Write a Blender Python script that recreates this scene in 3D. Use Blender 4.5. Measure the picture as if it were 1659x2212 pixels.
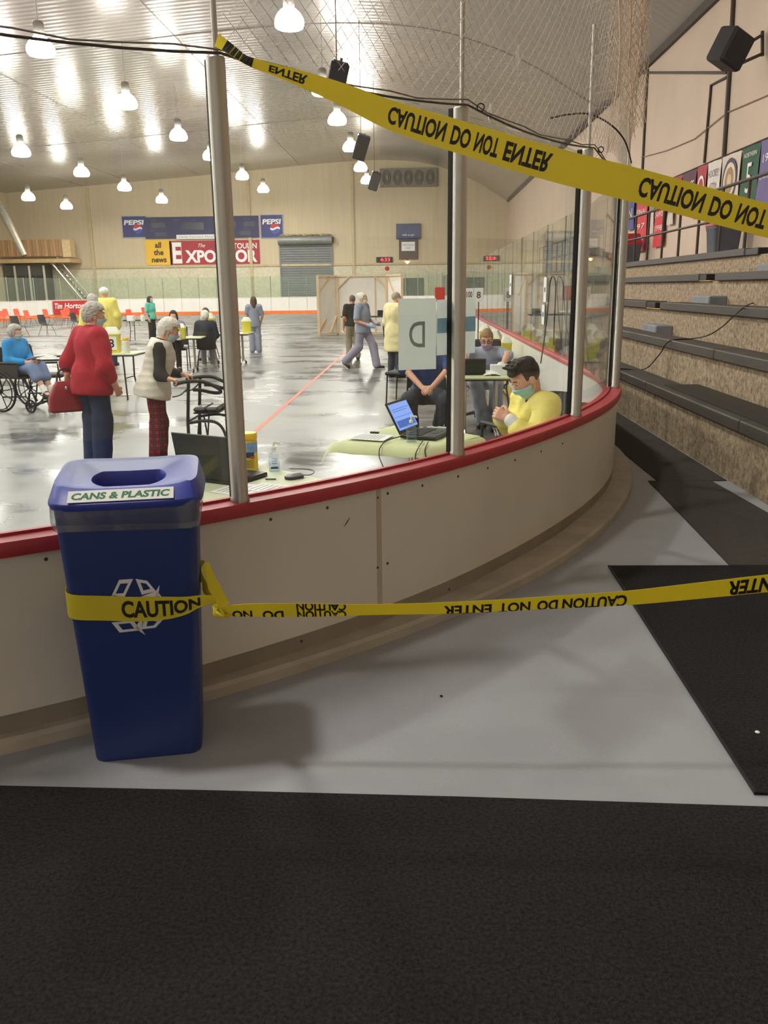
import bpy, math, random
import numpy as np
from mathutils import Vector, Matrix, noise as mnoise

random.seed(7)
for o in list(bpy.data.objects): bpy.data.objects.remove(o, do_unlink=True)
SC = bpy.context.scene
COL = SC.collection
PI = math.pi

# ------------------------------------------------------------------ camera
FPX, CX, CY, CAMH = 1850.0, 829.5, 1106.0, 1.32
ICE = -0.38
def _n(v): v = np.array(v, float); return v/np.linalg.norm(v)
_Y = _n((905-CX, 622-CY, FPX))
_D = np.array((85., 7150., FPX)); _D = _n(_D-_Y*_D.dot(_Y))
_Z = -_D; _X = np.cross(_Y, _Z)
CM = np.stack([_X, _Y, _Z]); CO = np.array((0, 0, CAMH))
def ray(x, y): return CM@np.array((x-CX, y-CY, FPX))
def onz(x, y, z): d = ray(x, y); return CO+d*((z-CAMH)/d[2])
def onx(x, y, X): d = ray(x, y); return CO+d*(X/d[0])
def ony(x, y, Y): d = ray(x, y); return CO+d*(Y/d[1])
cd = bpy.data.cameras.new('camera'); cam = bpy.data.objects.new('camera', cd); COL.objects.link(cam)
cam.matrix_world = Matrix(((CM[0,0], -CM[0,1], -CM[0,2], 0), (CM[1,0], -CM[1,1], -CM[1,2], 0),
                           (CM[2,0], -CM[2,1], -CM[2,2], CAMH), (0, 0, 0, 1)))
cd.sensor_fit = 'VERTICAL'; cd.sensor_height = 36; cd.sensor_width = 27; cd.lens = FPX/2212*36
cd.clip_start = 0.05; cd.clip_end = 300
SC.camera = cam

# ------------------------------------------------------------------ world, exposure
w = bpy.data.worlds.new('world'); SC.world = w; w.use_nodes = True
w.node_tree.nodes['Background'].inputs[0].default_value = (0.9, 0.86, 0.78, 1)
w.node_tree.nodes['Background'].inputs[1].default_value = 0.02
SC.view_settings.view_transform = 'Standard'; SC.view_settings.look = 'None'
SC.view_settings.gamma = 1; SC.view_settings.use_curve_mapping = False
SC.view_settings.exposure = 0.42
LAMP_E = 105.0        # emission strength of each high bay lamp
SC.cycles.transparent_max_bounces = 24
SC.cycles.max_bounces = 7
SC.cycles.sample_clamp_indirect = 6

# ------------------------------------------------------------------ materials
MATS = {}
def _nt(name):
    m = bpy.data.materials.new(name); m.use_nodes = True
    nt = m.node_tree; return m, nt, nt.nodes['Principled BSDF']
def S(c):   # sRGB 0-255 -> linear
    return tuple(((v/255)/12.92 if v/255 <= .04045 else ((v/255+.055)/1.055)**2.4) for v in c)
def mat(name, col, rough=.6, metal=0, var=.12, vs=6, bump=0, bs=40, emit=0, spec=.5, alpha=1, stretch=None, detail=4, bdist=.01):
    """procedural surface: base colour with noise variation and fine bump"""
    if name in MATS: return MATS[name]
    m, nt, b = _nt(name); N, L = nt.nodes, nt.links
    c = S(col) if max(col) > 1.01 else col
    tc = N.new('ShaderNodeTexCoord'); mp = N.new('ShaderNodeMapping'); L.new(tc.outputs['Object'], mp.inputs[0])
    if stretch: mp.inputs['Scale'].default_value = stretch
    n = N.new('ShaderNodeTexNoise'); n.inputs['Scale'].default_value = vs; n.inputs['Detail'].default_value = detail; L.new(mp.outputs[0], n.inputs['Vector'])
    r = N.new('ShaderNodeValToRGB')
    r.color_ramp.elements[0].position = .3; r.color_ramp.elements[1].position = .7
    r.color_ramp.elements[0].color = tuple(max(0, v*(1-var)) for v in c)+(1,)
    r.color_ramp.elements[1].color = tuple(min(1, v*(1+var)) for v in c)+(1,)
    L.new(n.outputs['Fac'], r.inputs[0]); L.new(r.outputs[0], b.inputs['Base Color'])
    b.inputs['Roughness'].default_value = rough; b.inputs['Metallic'].default_value = metal
    b.inputs['Specular IOR Level'].default_value = spec
    if alpha < 1: b.inputs['Alpha'].default_value = alpha
    if bump:
        n2 = N.new('ShaderNodeTexNoise'); n2.inputs['Scale'].default_value = bs; n2.inputs['Detail'].default_value = 5; L.new(mp.outputs[0], n2.inputs['Vector'])
        bp = N.new('ShaderNodeBump'); bp.inputs['Strength'].default_value = bump; bp.inputs['Distance'].default_value = bdist
        L.new(n2.outputs['Fac'], bp.inputs['Height']); L.new(bp.outputs[0], b.inputs['Normal'])
    if emit:
        L.new(r.outputs[0], b.inputs['Emission Color']); b.inputs['Emission Strength'].default_value = emit
    MATS[name] = m; return m

# ------------------------------------------------------------------ mesh building
class MB:
    def __init__(s): s.v = []; s.f = []; s.mi = []; s.cur = 0
    def add(s, v, f):
        o = len(s.v); s.v += [tuple(map(float, p)) for p in v]; s.f += [tuple(i+o for i in q) for q in f]; s.mi += [s.cur]*len(f); return s
    def box(s, c, d, rot=None, ch=0):
        hx, hy, hz = d[0]/2, d[1]/2, d[2]/2
        if ch <= 0:
            v = [(x*hx, y*hy, z*hz) for z in (-1, 1) for y in (-1, 1) for x in (-1, 1)]
            f = [(0,2,3,1), (4,5,7,6), (0,1,5,4), (2,6,7,3), (0,4,6,2), (1,3,7,5)]
        else:
            ch = min(ch, hx*.95, hy*.95, hz*.95); v = []; ix = {}
            for sx in (-1, 1):
                for sy in (-1, 1):
                    for sz in (-1, 1):
                        for a in range(3):
                            p = [sx*(hx-ch), sy*(hy-ch), sz*(hz-ch)]; p[a] = (sx*hx, sy*hy, sz*hz)[a]
                            ix[sx, sy, sz, a] = len(v); v.append(tuple(p))
            f = []
            for a in range(3):
                b, c2 = (a+1) % 3, (a+2) % 3
                for sg in (-1, 1):
                    q = []
                    for sb, sc in ((-1,-1), (1,-1), (1,1), (-1,1)):
                        k = [0,0,0]; k[a] = sg; k[b] = sb; k[c2] = sc; q.append(ix[tuple(k)+(a,)])
                    f.append(tuple(q if sg > 0 else q[::-1]))
                for sb in (-1, 1):
                    for sc in (-1, 1):
                        q = []
                        for sg, ax in ((-1, b), (1, b), (1, c2), (-1, c2)):
                            k = [0,0,0]; k[a] = sg; k[b] = sb; k[c2] = sc; q.append(ix[tuple(k)+(ax,)])
                        f.append(tuple(q if sb*sc < 0 else q[::-1]))
            for sx in (-1, 1):
                for sy in (-1, 1):
                    for sz in (-1, 1):
                        q = [ix[sx,sy,sz,a] for a in range(3)]; f.append(tuple(q if sx*sy*sz > 0 else q[::-1]))
        R = rot if rot is not None else Matrix.Identity(3)
        v = [R@Vector(p)+Vector(c) for p in v]
        return s.add(v, f)
    def tube(s, pts, r, n=8, cap=True, closed=False):
        pts = [Vector(p) for p in pts]; m = len(pts); rs = r if isinstance(r, (list, tuple)) else [r]*m
        V = []; up = None
        for i, p in enumerate(pts):
            if closed: t = (pts[(i+1) % m]-pts[i-1])
            else: t = pts[min(i+1, m-1)]-pts[max(i-1, 0)]
            t = t.normalized() if t.length > 1e-9 else Vector((0,0,1))
            if up is None: up = Vector((0,0,1)) if abs(t.z) < .9 else Vector((1,0,0))
            a = t.cross(up)
            if a.length < 1e-6: a = t.orthogonal()
            a.normalize(); b = a.cross(t); up = b
            for k in range(n):
                an = 2*PI*k/n; V.append(p+(a*math.cos(an)+b*math.sin(an))*rs[i])
        F = []
        for i in range(m if closed else m-1):
            j = (i+1) % m
            for k in range(n): F.append((i*n+k, i*n+(k+1) % n, j*n+(k+1) % n, j*n+k))
        if cap and not closed: F += [tuple(range(n))[::-1], tuple(range((m-1)*n, m*n))]
        return s.add(V, F)
    def cyl(s, a, b, r, n=16, r2=None): return s.tube([a, b], [r, r if r2 is None else r2], n)
    def lathe(s, prof, c=(0,0,0), n=24, ax=None):
        V = []; F = []
        R = ax if ax is not None else Matrix.Identity(3)
        for (r, z) in prof:
            for k in range(n):
                a = 2*PI*k/n; V.append(R@Vector((r*math.cos(a), r*math.sin(a), z))+Vector(c))
        for i in range(len(prof)-1):
            for k in range(n): F.append((i*n+k, i*n+(k+1) % n, (i+1)*n+(k+1) % n, (i+1)*n+k))
        if prof[0][0] > 1e-6: F.append(tuple(range(n))[::-1])
        if prof[-1][0] > 1e-6: F.append(tuple(range((len(prof)-1)*n, len(prof)*n)))
        return s.add(V, F)
    def prism(s, poly, z0, z1):      # polygon in xy extruded in z
        n = len(poly); V = [(p[0], p[1], z0) for p in poly]+[(p[0], p[1], z1) for p in poly]
        F = [tuple(range(n))[::-1], tuple(range(n, 2*n))]+[(i, (i+1) % n, (i+1) % n+n, i+n) for i in range(n)]
        return s.add(V, F)
    def grid(s, P):                  # rows of points
        m, n = len(P), len(P[0]); V = [p for r in P for p in r]
        return s.add(V, [(i*n+j, i*n+j+1, (i+1)*n+j+1, (i+1)*n+j) for i in range(m-1) for j in range(n-1)])
    def sheet(s, P, th, nrm=(0,0,1)):   # thick sheet from a grid
        m, n = len(P), len(P[0]); d = Vector(nrm).normalized()*th
        A = [Vector(p) for r in P for p in r]; B = [p-d for p in A]; o = m*n
        F = [(i*n+j, i*n+j+1, (i+1)*n+j+1, (i+1)*n+j) for i in range(m-1) for j in range(n-1)]
        F += [tuple(i+o for i in q[::-1]) for q in F]
        per = [j for j in range(n)]+[i*n+n-1 for i in range(1, m)]+[(m-1)*n+j for j in range(n-2, -1, -1)]+[i*n for i in range(m-2, 0, -1)]
        for k in range(len(per)):
            a, b = per[k], per[(k+1) % len(per)]; F.append((b, a, a+o, b+o))
        return s.add(A+B, F)
    def mesh(s, name, sharp=.6):
        me = bpy.data.meshes.new(name); me.from_pydata(s.v, [], s.f); me.validate()
        me.polygons.foreach_set('material_index', s.mi[:len(me.polygons)] if len(s.mi) >= len(me.polygons) else [0]*len(me.polygons))
        if sharp is not None:
            me.polygons.foreach_set('use_smooth', [True]*len(me.polygons)); me.set_sharp_from_angle(angle=sharp)
        me.update(); return me
    def build(s, name, m, parent=None, sharp=.6, **k):
        o = bpy.data.objects.new(name, s.mesh(name, sharp)); COL.objects.link(o)
        for mm in (m if isinstance(m, (list, tuple)) else [m]): o.data.materials.append(mm)
        if parent is not None: o.parent = parent
        return tag(o, **k)
def tag(o, label=None, cat=None, group=None, kind=None):
    if label: o['label'] = label
    if cat: o['category'] = cat
    if group: o['group'] = group
    if kind: o['kind'] = kind
    return o
def thing(name, label, cat, loc=(0,0,0), rz=0, group=None):
    o = bpy.data.objects.new(name, None); COL.objects.link(o); o.empty_display_size = .1
    o.location = loc; o.rotation_euler = (0, 0, rz); return tag(o, label, cat, group)
def dup(o, loc=None, rz=None, label=None, parent=None):
    c = o.copy(); COL.objects.link(c); c.parent = parent
    if loc is not None: c.location = loc
    if rz is not None: c.rotation_euler = (0, 0, rz)
    if label: c['label'] = label
    for ch in list(o.children): dup(ch, parent=c)
    return c
def Rz(a): return Matrix.Rotation(a, 3, 'Z')
def Rx(a): return Matrix.Rotation(a, 3, 'X')
def Ry(a): return Matrix.Rotation(a, 3, 'Y')
def bez(p, n=12):                    # catmull-rom through points
    p = [Vector(q) for q in p]; out = []
    for i in range(len(p)-1):
        a, b, c, d = p[max(i-1, 0)], p[i], p[i+1], p[min(i+2, len(p)-1)]
        for k in range(n):
            t = k/n; out.append(.5*((2*b)+(c-a)*t+(2*a-5*b+4*c-d)*t*t+(3*b-a-3*c+d)*t**3))
    out.append(p[-1]); return out
def text_geo(txt, h=1.0, bold=.0, shear=0, xs=1.0, align='LEFT', sp=1.0):
    """flat lettering geometry: verts (x,y), faces; cap height h"""
    cu = bpy.data.curves.new('t', 'FONT'); cu.body = txt; cu.size = h/.69; cu.offset = bold*h; cu.shear = shear
    cu.align_x = align; cu.space_character = sp; cu.resolution_u = 3
    o = bpy.data.objects.new('t', cu); COL.objects.link(o)
    dg = bpy.context.evaluated_depsgraph_get(); me = o.evaluated_get(dg).to_mesh()
    V = [(v.co.x*xs, v.co.y) for v in me.vertices]; F = [tuple(p.vertices) for p in me.polygons]
    o.evaluated_get(dg).to_mesh_clear(); bpy.data.objects.remove(o); bpy.data.curves.remove(cu)
    return V, F
def lettering(txt, m, parent, M, h, name='lettering', fit=None, **k):
    """lettering mesh placed by 4x4 matrix M (xy plane of M)"""
    V, F = text_geo(txt, h, **k)
    if not V: return None
    x0, x1 = min(v[0] for v in V), max(v[0] for v in V)
    sx = fit/(x1-x0) if fit else 1
    mb = MB(); mb.add([M@Vector(((v[0]-(x0+x1)/2)*sx, v[1]-h/2, 0)) for v in V], F)
    return mb.build(name, m, parent, sharp=None)

# ------------------------------------------------------------------ shared materials
M_FLOOR = mat('painted_concrete_floor', (158,160,164), .55, var=.06, vs=3, bump=.15, bs=120)
M_MAT = mat('black_carpet_mat', (47,45,45), .95, var=.45, vs=110, bump=.8, bs=240, spec=.1)
M_MAT2 = mat('grey_rubber_mat', (70,66,62), .9, var=.12, vs=30, bump=.4, bs=150, spec=.2)
M_PANEL = mat('cream_board_panel', (220,213,201), .45, var=.04, vs=2.5)
M_CAP = mat('red_cap_rail', (176,52,62), .45, var=.08, vs=8)
M_KICK = mat('taupe_kick_strip', (146,136,121), .55, var=.1, vs=6)
M_CURB = mat('painted_curb', (178,168,153), .65, var=.12, vs=7, bump=.2, bs=60)
M_ALU = mat('brushed_aluminium', (176,172,164), .38, .85, var=.08, vs=30, stretch=(40,40,1))
M_BLACK = mat('black_rubber', (22,22,22), .6)
M_BLKPL = mat('black_plastic', (30,30,32), .45)
M_CHROME = mat('chrome', (200,200,200), .15, 1)
M_WHITE = mat('white_plastic', (235,235,230), .5, var=.03)
M_PAPER = mat('white_paper', (238,238,236), .8, var=.02)
M_SCREW = mat('rusty_screw', (92,72,54), .6, .4)
M_WALLC = mat('cream_metal_wall', (206,190,160), .6, var=.05, vs=1.2, stretch=(6,6,.3))
M_DKSTEEL = mat('dark_brown_steel', (70,60,52), .55, .3)
M_STRAND = mat('netting_cord', (200,190,176), .7)
M_SKIN = mat('skin', (222,168,142), .55, var=.06, vs=14)
def glass_mat(name, tint, haze, scuff):
    m, nt, b = _nt(name); N, L = nt.nodes, nt.links; N.remove(b); out = N['Material Output']
    tr = N.new('ShaderNodeBsdfTransparent'); tr.inputs[0].default_value = tint+(1,)
    gl = N.new('ShaderNodeBsdfGlossy'); gl.inputs['Roughness'].default_value = .015
    df = N.new('ShaderNodeBsdfDiffuse'); df.inputs[0].default_value = (.75,.75,.7,1)
    lw = N.new('ShaderNodeLayerWeight'); lw.inputs[0].default_value = .5
    p = N.new('ShaderNodeMath'); p.operation = 'POWER'; p.inputs[1].default_value = 5; L.new(lw.outputs['Facing'], p.inputs[0])
    q = N.new('ShaderNodeMath'); q.operation = 'MULTIPLY_ADD'; q.inputs[1].default_value = .9; q.inputs[2].default_value = .035; L.new(p.outputs[0], q.inputs[0])
    mx = N.new('ShaderNodeMixShader'); L.new(q.outputs[0], mx.inputs[0]); L.new(tr.outputs[0], mx.inputs[1]); L.new(gl.outputs[0], mx.inputs[2])
    tc = N.new('ShaderNodeTexCoord'); mp = N.new('ShaderNodeMapping'); mp.inputs['Scale'].default_value = (1,1,.35); L.new(tc.outputs['Object'], mp.inputs[0])
    n = N.new('ShaderNodeTexNoise'); n.inputs['Scale'].default_value = 9; n.inputs['Detail'].default_value = 8; n.inputs['Roughness'].default_value = .7; L.new(mp.outputs[0], n.inputs['Vector'])
    r = N.new('ShaderNodeMapRange'); r.inputs[1].default_value = .45; r.inputs[2].default_value = .8; r.inputs[3].default_value = haze; r.inputs[4].default_value = haze+scuff; L.new(n.outputs['Fac'], r.inputs[0])
    m2 = N.new('ShaderNodeMixShader'); L.new(r.outputs[0], m2.inputs[0]); L.new(mx.outputs[0], m2.inputs[1]); L.new(df.outputs[0], m2.inputs[2])
    L.new(m2.outputs[0], out.inputs[0]); return m
M_GLASS = glass_mat('rink_glass', (.965,.985,.97), .004, .02)
M_GLASSFAR = glass_mat('far_rink_glass', (.90,.96,.92), .03, .04)
M_BOTTLE = glass_mat('clear_bottle', (.9,.93,.95), .05, .03)

def ice_mat():
    m, nt, b = _nt('polished_concrete_slab'); N, L = nt.nodes, nt.links
    tc = N.new('ShaderNodeTexCoord'); mp = N.new('ShaderNodeMapping'); mp.inputs['Scale'].default_value = (.55,1.0,1); L.new(tc.outputs['Object'], mp.inputs[0])
    n = N.new('ShaderNodeTexNoise'); n.inputs['Scale'].default_value = 1.2; n.inputs['Detail'].default_value = 7; n.inputs['Roughness'].default_value = .62; L.new(mp.outputs[0], n.inputs['Vector'])
    r = N.new('ShaderNodeValToRGB'); e = r.color_ramp.elements
    e[0].position = .38; e[0].color = S((66,66,67))+(1,); e[1].position = .62; e[1].color = S((136,135,131))+(1,)
    L.new(n.outputs['Fac'], r.inputs[0]); L.new(r.outputs[0], b.inputs['Base Color'])
    r2 = N.new('ShaderNodeMapRange'); r2.inputs[1].default_value = .3; r2.inputs[2].default_value = .7; r2.inputs[3].default_value = .16; r2.inputs[4].default_value = .5; L.new(n.outputs['Fac'], r2.inputs[0]); L.new(r2.outputs[0], b.inputs['Roughness'])
    n2 = N.new('ShaderNodeTexNoise'); n2.inputs['Scale'].default_value = 3.5; n2.inputs['Detail'].default_value = 3; L.new(mp.outputs[0], n2.inputs['Vector'])
    bp = N.new('ShaderNodeBump'); bp.inputs['Strength'].default_value = .12; bp.inputs['Distance'].default_value = .02; L.new(n2.outputs['Fac'], bp.inputs['Height']); L.new(bp.outputs[0], b.inputs['Normal'])
    b.inputs['Specular IOR Level'].default_value = .45
    return m
def ceil_mat():
    m, nt, b = _nt('ribbed_ceiling_liner'); N, L = nt.nodes, nt.links
    tc = N.new('ShaderNodeTexCoord')
    n = N.new('ShaderNodeTexNoise'); n.inputs['Scale'].default_value = .35; n.inputs['Detail'].default_value = 4; L.new(tc.outputs['Object'], n.inputs['Vector'])
    r = N.new('ShaderNodeValToRGB'); e = r.color_ramp.elements; e[0].color = S((172,168,163))+(1,); e[1].color = S((196,191,184))+(1,)
    L.new(n.outputs['Fac'], r.inputs[0]); L.new(r.outputs[0], b.inputs['Base Color'])
    wv = N.new('ShaderNodeTexWave'); wv.bands_direction = 'Y'; wv.inputs['Scale'].default_value = .9; wv.inputs['Distortion'].default_value = .6; wv.inputs['Detail'].default_value = 2; wv.inputs['Detail Scale'].default_value = .4
    L.new(tc.outputs['Object'], wv.inputs['Vector'])
    bp = N.new('ShaderNodeBump'); bp.inputs['Strength'].default_value = .5; bp.inputs['Distance'].default_value = .012; L.new(wv.outputs['Color'], bp.inputs['Height']); L.new(bp.outputs[0], b.inputs['Normal'])
    b.inputs['Roughness'].default_value = .27; b.inputs['Metallic'].default_value = .55
    return m
def stone_mat():
    m, nt, b = _nt('rough_split_face_concrete'); N, L = nt.nodes, nt.links
    tc = N.new('ShaderNodeTexCoord'); mp = N.new('ShaderNodeMapping'); mp.inputs['Scale'].default_value = (1,1,1); L.new(tc.outputs['Object'], mp.inputs[0])
    n = N.new('ShaderNodeTexNoise'); n.inputs['Scale'].default_value = 24; n.inputs['Detail'].default_value = 8; n.inputs['Roughness'].default_value = .65; L.new(mp.outputs[0], n.inputs['Vector'])
    r = N.new('ShaderNodeValToRGB'); e = r.color_ramp.elements; e[0].position = .33; e[0].color = S((112,95,75))+(1,); e[1].position = .62; e[1].color = S((178,158,132))+(1,)
    L.new(n.outputs['Fac'], r.inputs[0]); L.new(r.outputs[0], b.inputs['Base Color']); b.inputs['Roughness'].default_value = .9
    bp = N.new('ShaderNodeBump'); bp.inputs['Strength'].default_value = .6; bp.inputs['Distance'].default_value = .02; L.new(n.outputs['Fac'], bp.inputs['Height']); L.new(bp.outputs[0], b.inputs['Normal'])
    return m
M_ICE, M_CEIL, M_STONE = ice_mat(), ceil_mat(), stone_mat()

# ------------------------------------------------------------------ the hall
WX0, WX1, WY0, WY1 = -31.0, 6.5, -7.0, 67.0
def struct(name, mb, m, label=None): return mb.build(name, m, kind='structure', label=label)
# board path (plan): polar around the corner centre, then straight along the right side
CCX, CCY = -4.19, 7.13
_TH = [-90, -75, -62, -58, -50, -44, -38, -32, -25, -19, -9, 0]
_CR = [5.72, 5.72, 5.725, 5.725, 5.70, 5.69, 5.665, 5.64, 5.655, 5.68, 5.71, 5.715]
_UR = [5.74, 5.74, 5.735, 5.735, 5.745, 5.755, 5.775, 5.785, 5.785, 5.79, 5.82, 5.82]
def path(s, off=0.0, curb=False):
    """s<0: around the corner (degrees), s>=0 metres along the right side"""
    if s <= 0:
        r = float(np.interp(s, _TH, _UR if curb else _CR))+off; a = math.radians(s)
        return Vector((CCX+r*math.cos(a), CCY+r*math.sin(a), 0))
    return Vector((CCX+(5.82 if curb else 5.715)+off, CCY+s, 0))
def th_of(p): return math.degrees(math.atan2(p[1]-CCY, p[0]-CCX))
SIDE_LEN = 48.0
# smooth the radius tables a little for a fair curve
_d = np.arange(-90, .1, 1.0); _k = np.ones(11)/11
def _sm(t):
    y = np.interp(_d, _TH, t); yp = np.pad(y, 5, mode='edge'); return np.convolve(yp, _k, 'valid')
_CR, _UR, _TH = list(_sm(_CR)), list(_sm(_UR)), list(_d)

# floors: the outer walkway follows the boards, the slab lies lower inside
mb = MB()
inner = [path(a, -.06) for a in np.arange(-90, 0.1, 3)]
pts_in = [Vector((WX0, CCY-5.66, 0))]+inner+[path(SIDE_LEN, -.06), Vector((path(0).x-.06, WY1, 0))]
pts_out = [Vector((WX0, WY0, 0))]+[Vector((p.x+(6.5-1.46)*max(0, (p.x+4.3)/5.8) if p.x > -4.2 else p.x, WY0 if p.y < 7 else p.y, 0)) for p in inner]
P0, P1 = [], []
for i, p in enumerate(pts_in):
    P0.append(tuple(p))
fl = P0+[(WX1, WY1, 0), (WX1, WY0, 0), (WX0, WY0, 0)]
mb.prism([q[:2] for q in fl][::-1], -.5, 0)
struct('floor', mb, M_FLOOR, 'grey painted concrete walkway outside the rink boards')
mb = MB(); mb.box(((WX0+1.6)/2, (WY0+WY1)/2, ICE-.1), (1.6-WX0, WY1-WY0, .2)); struct('floor_rink', mb, M_ICE, 'shiny bare concrete rink slab')
# ceiling profile (x,z) extruded along y
PROF = [(6.6, 7.35), (5.6, 7.95), (4.2, 8.8), (2.2, 9.65), (0, 10.2), (-3, 10.4), (-7, 10.25), (-12, 9.85), (-19, 9.35), (-25, 8.95), (-31.2, 8.55)]
def ceil_z(x):
    p = sorted(PROF); return float(np.interp(x, [q[0] for q in p], [q[1] for q in p]))
pp = [Vector((x, 0, z)) for x, z in PROF]; pp = bez(pp, 4)
mb = MB(); mb.sheet([[(p.x, y, p.z) for p in pp] for y in np.linspace(WY0-.1, WY1+.1, 30)], -.12, (0,0,1)); struct('ceiling', mb, M_CEIL, 'glossy ribbed metal ceiling liner')
def gable(y, th, name, lab):
    poly = [(WX0-.1, -.6), (WX1+.1, -.6)]+[(p.x, p.z+.03) for p in pp]
    n = len(poly); V = [(x, y, z) for x, z in poly]+[(x, y+th, z) for x, z in poly]
    F = [tuple(range(n)), tuple(range(n, 2*n))[::-1]]+[(i, i+n, (i+1) % n+n, (i+1) % n) for i in range(n)]
    mb = MB(); mb.add(V, F); return struct(name, mb, M_WALLC, lab)
gable(WY1, .2, 'wall_far', 'cream ribbed metal end wall behind the far boards'); gable(WY0-.2, .2, 'wall_back', None).data.materials[0] = mat('white_lobby_wall', (236,232,224), .7, var=.02)
mb = MB(); mb.box((WX0-.1, (WY0+WY1)/2, 4), (.2, WY1-WY0, 9.4)); struct('wall_left', mb, M_WALLC)
M_WALLR = mat('beige_side_wall', (206,186,166), .7, var=.05, vs=.8)
mb = MB(); mb.box((WX1+.1, (WY0+WY1)/2, 3.6), (.2, WY1-WY0, 7.6)); wr = struct('wall_right', mb, M_WALLR, 'beige side wall above the bleachers')
mb = MB(); mb.tube([(WX1-.03, y, 7.37) for y in (0, 66)], .13, 6); mb.build('trim_1', M_DKSTEEL, kind='structure', label='dark eave beam along the top of the side wall')
# ceiling seams
k = 1
for y in (33.5, 50.5):
    mb = MB(); mb.tube([(p.x, y, p.z-.01) for p in pp], .013, 5); k += 1; mb.build('trim_%d' % k, mat('seam_grey', (150,146,140), .6), kind='structure')
for x in (-25, -21.4, -16.2, -8.7, -5.4):
    mb = MB(); z = ceil_z(x); mb.tube([(x, y, z-.01) for y in (0, 66.9)], .010, 5); k += 1; mb.build('trim_%d' % k, MATS['seam_grey'], kind='structure')

# ------------------------------------------------------------------ high bay lamps
M_LAMP = mat('glowing_lamp_globe', (255,250,242), .4, var=0, emit=LAMP_E*.35)
M_LENS = mat('glowing_lamp_lens', (255,250,242), .4, var=0, emit=LAMP_E*2.4)
M_LAMPTOP = mat('lamp_ballast_housing', (150,146,140), .5, .3)
def make_lamp():
    t = thing('high_bay_lamp', 'glowing bell shaped high bay lamp hanging from the rink ceiling', 'lamp', group='high bay lamps over the rink')
    MB().lathe([(0,-.30), (.2,-.295), (.285,-.282)], n=14).build('lens', M_LENS, t)
    MB().lathe([(.29,-.285), (.325,-.24), (.34,-.16), (.32,-.05), (.25,.08), (.16,.17), (.11,.2)], n=14).build('globe', M_LAMP, t)
    MB().lathe([(.115,.2), (.13,.24), (.13,.52), (.09,.58), (.03,.6)], n=12).build('ballast', M_LAMPTOP, t)
    mb = MB(); mb.tube([(0,0,.58), (0,0,1.0)], .007, 5); mb.build('stem', M_LAMPTOP, t); return t
def lamp_row(px, z, before, after=()):
    P = [onz(x, y, z-.05) for x, y in px]; X = float(np.mean([p[0] for p in P])); return (X, list(before)+[float(p[1]) for p in P]+list(after), z)
rows = [lamp_row([(628,40), (690,190), (735,255), (763,315), (776,360), (788,388)], 8.2, [2.2, 9.2, 16.2]), lamp_row([(75,100), (278,218), (384,290), (525,378), (570,407)], 8.0, [3.5, 10.5, 17.5], [46.0]),
        lamp_row([(38,325), (180,370), (273,402), (347,430)], 7.3, [4, 11, 18, 25, 32]), lamp_row([(50,424), (153,443)], 7.0, [3, 10, 17, 24, 31, 38, 45])]
DBG = ('LAMPS', [(round(r[0],1), [round(v,1) for v in r[1]]) for r in rows])
lamp0 = None
for X, ys, z in rows:
    for y in ys:
        # follow the roof: hang on a stem up to the liner
        top = ceil_z(X)-z-.03
        if lamp0 is None: lamp0 = make_lamp(); o = lamp0
        else: o = dup(lamp0)
        o.location = (X, y, z); o.scale = (1.15, 1.15, 1)
        st = [c for c in o.children if c.name.startswith('stem')][0]
        st.scale = (1, 1, (top)/(1.0)); st.location = (0, 0, 0)
        b = .58*(top); st.location.z = .58-b; st.scale.z = (top-.58)/.42*1.0
        st.location.z = .58-.58*st.scale.z
# ------------------------------------------------------------------ dasher boards, near corner and right side
def ring_strip(s0, s1, prof, curb=False, step=2.0, stepm=1.2):
    """sweep a closed profile [(offset,z)] along the board path"""
    ss = []
    if s0 < 0: ss += list(np.arange(s0, min(s1, 0), step))
    if s1 > 0: ss += list(np.arange(max(s0, 0), s1, stepm))
    ss.append(s1); mb = MB(); n = len(prof); V = []; F = []
    for s in ss:
        for off, z in prof: p = path(s, off, curb); V.append((p.x, p.y, z))
    for i in range(len(ss)-1):
        for k in range(n): F.append((i*n+k, (i+1)*n+k, (i+1)*n+(k+1) % n, i*n+(k+1) % n))
    F.append(tuple(range(n))[::-1]); F.append(tuple(range((len(ss)-1)*n, len(ss)*n)))
    mb.add(V, F); return mb
boards = thing('dasher_boards', 'cream rink boards with red cap rail curving round the near corner', 'rink boards', tuple(path(-40)))
def bpart(mb, name, m, **k):
    o = mb.build(name, m, **k); o.parent = boards; o.matrix_parent_inverse = Matrix.Translation(boards.location).inverted(); return o
seamA, seamB = th_of(onz(828, 1250, .3)), th_of(onz(1324, 960, .45))
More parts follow.
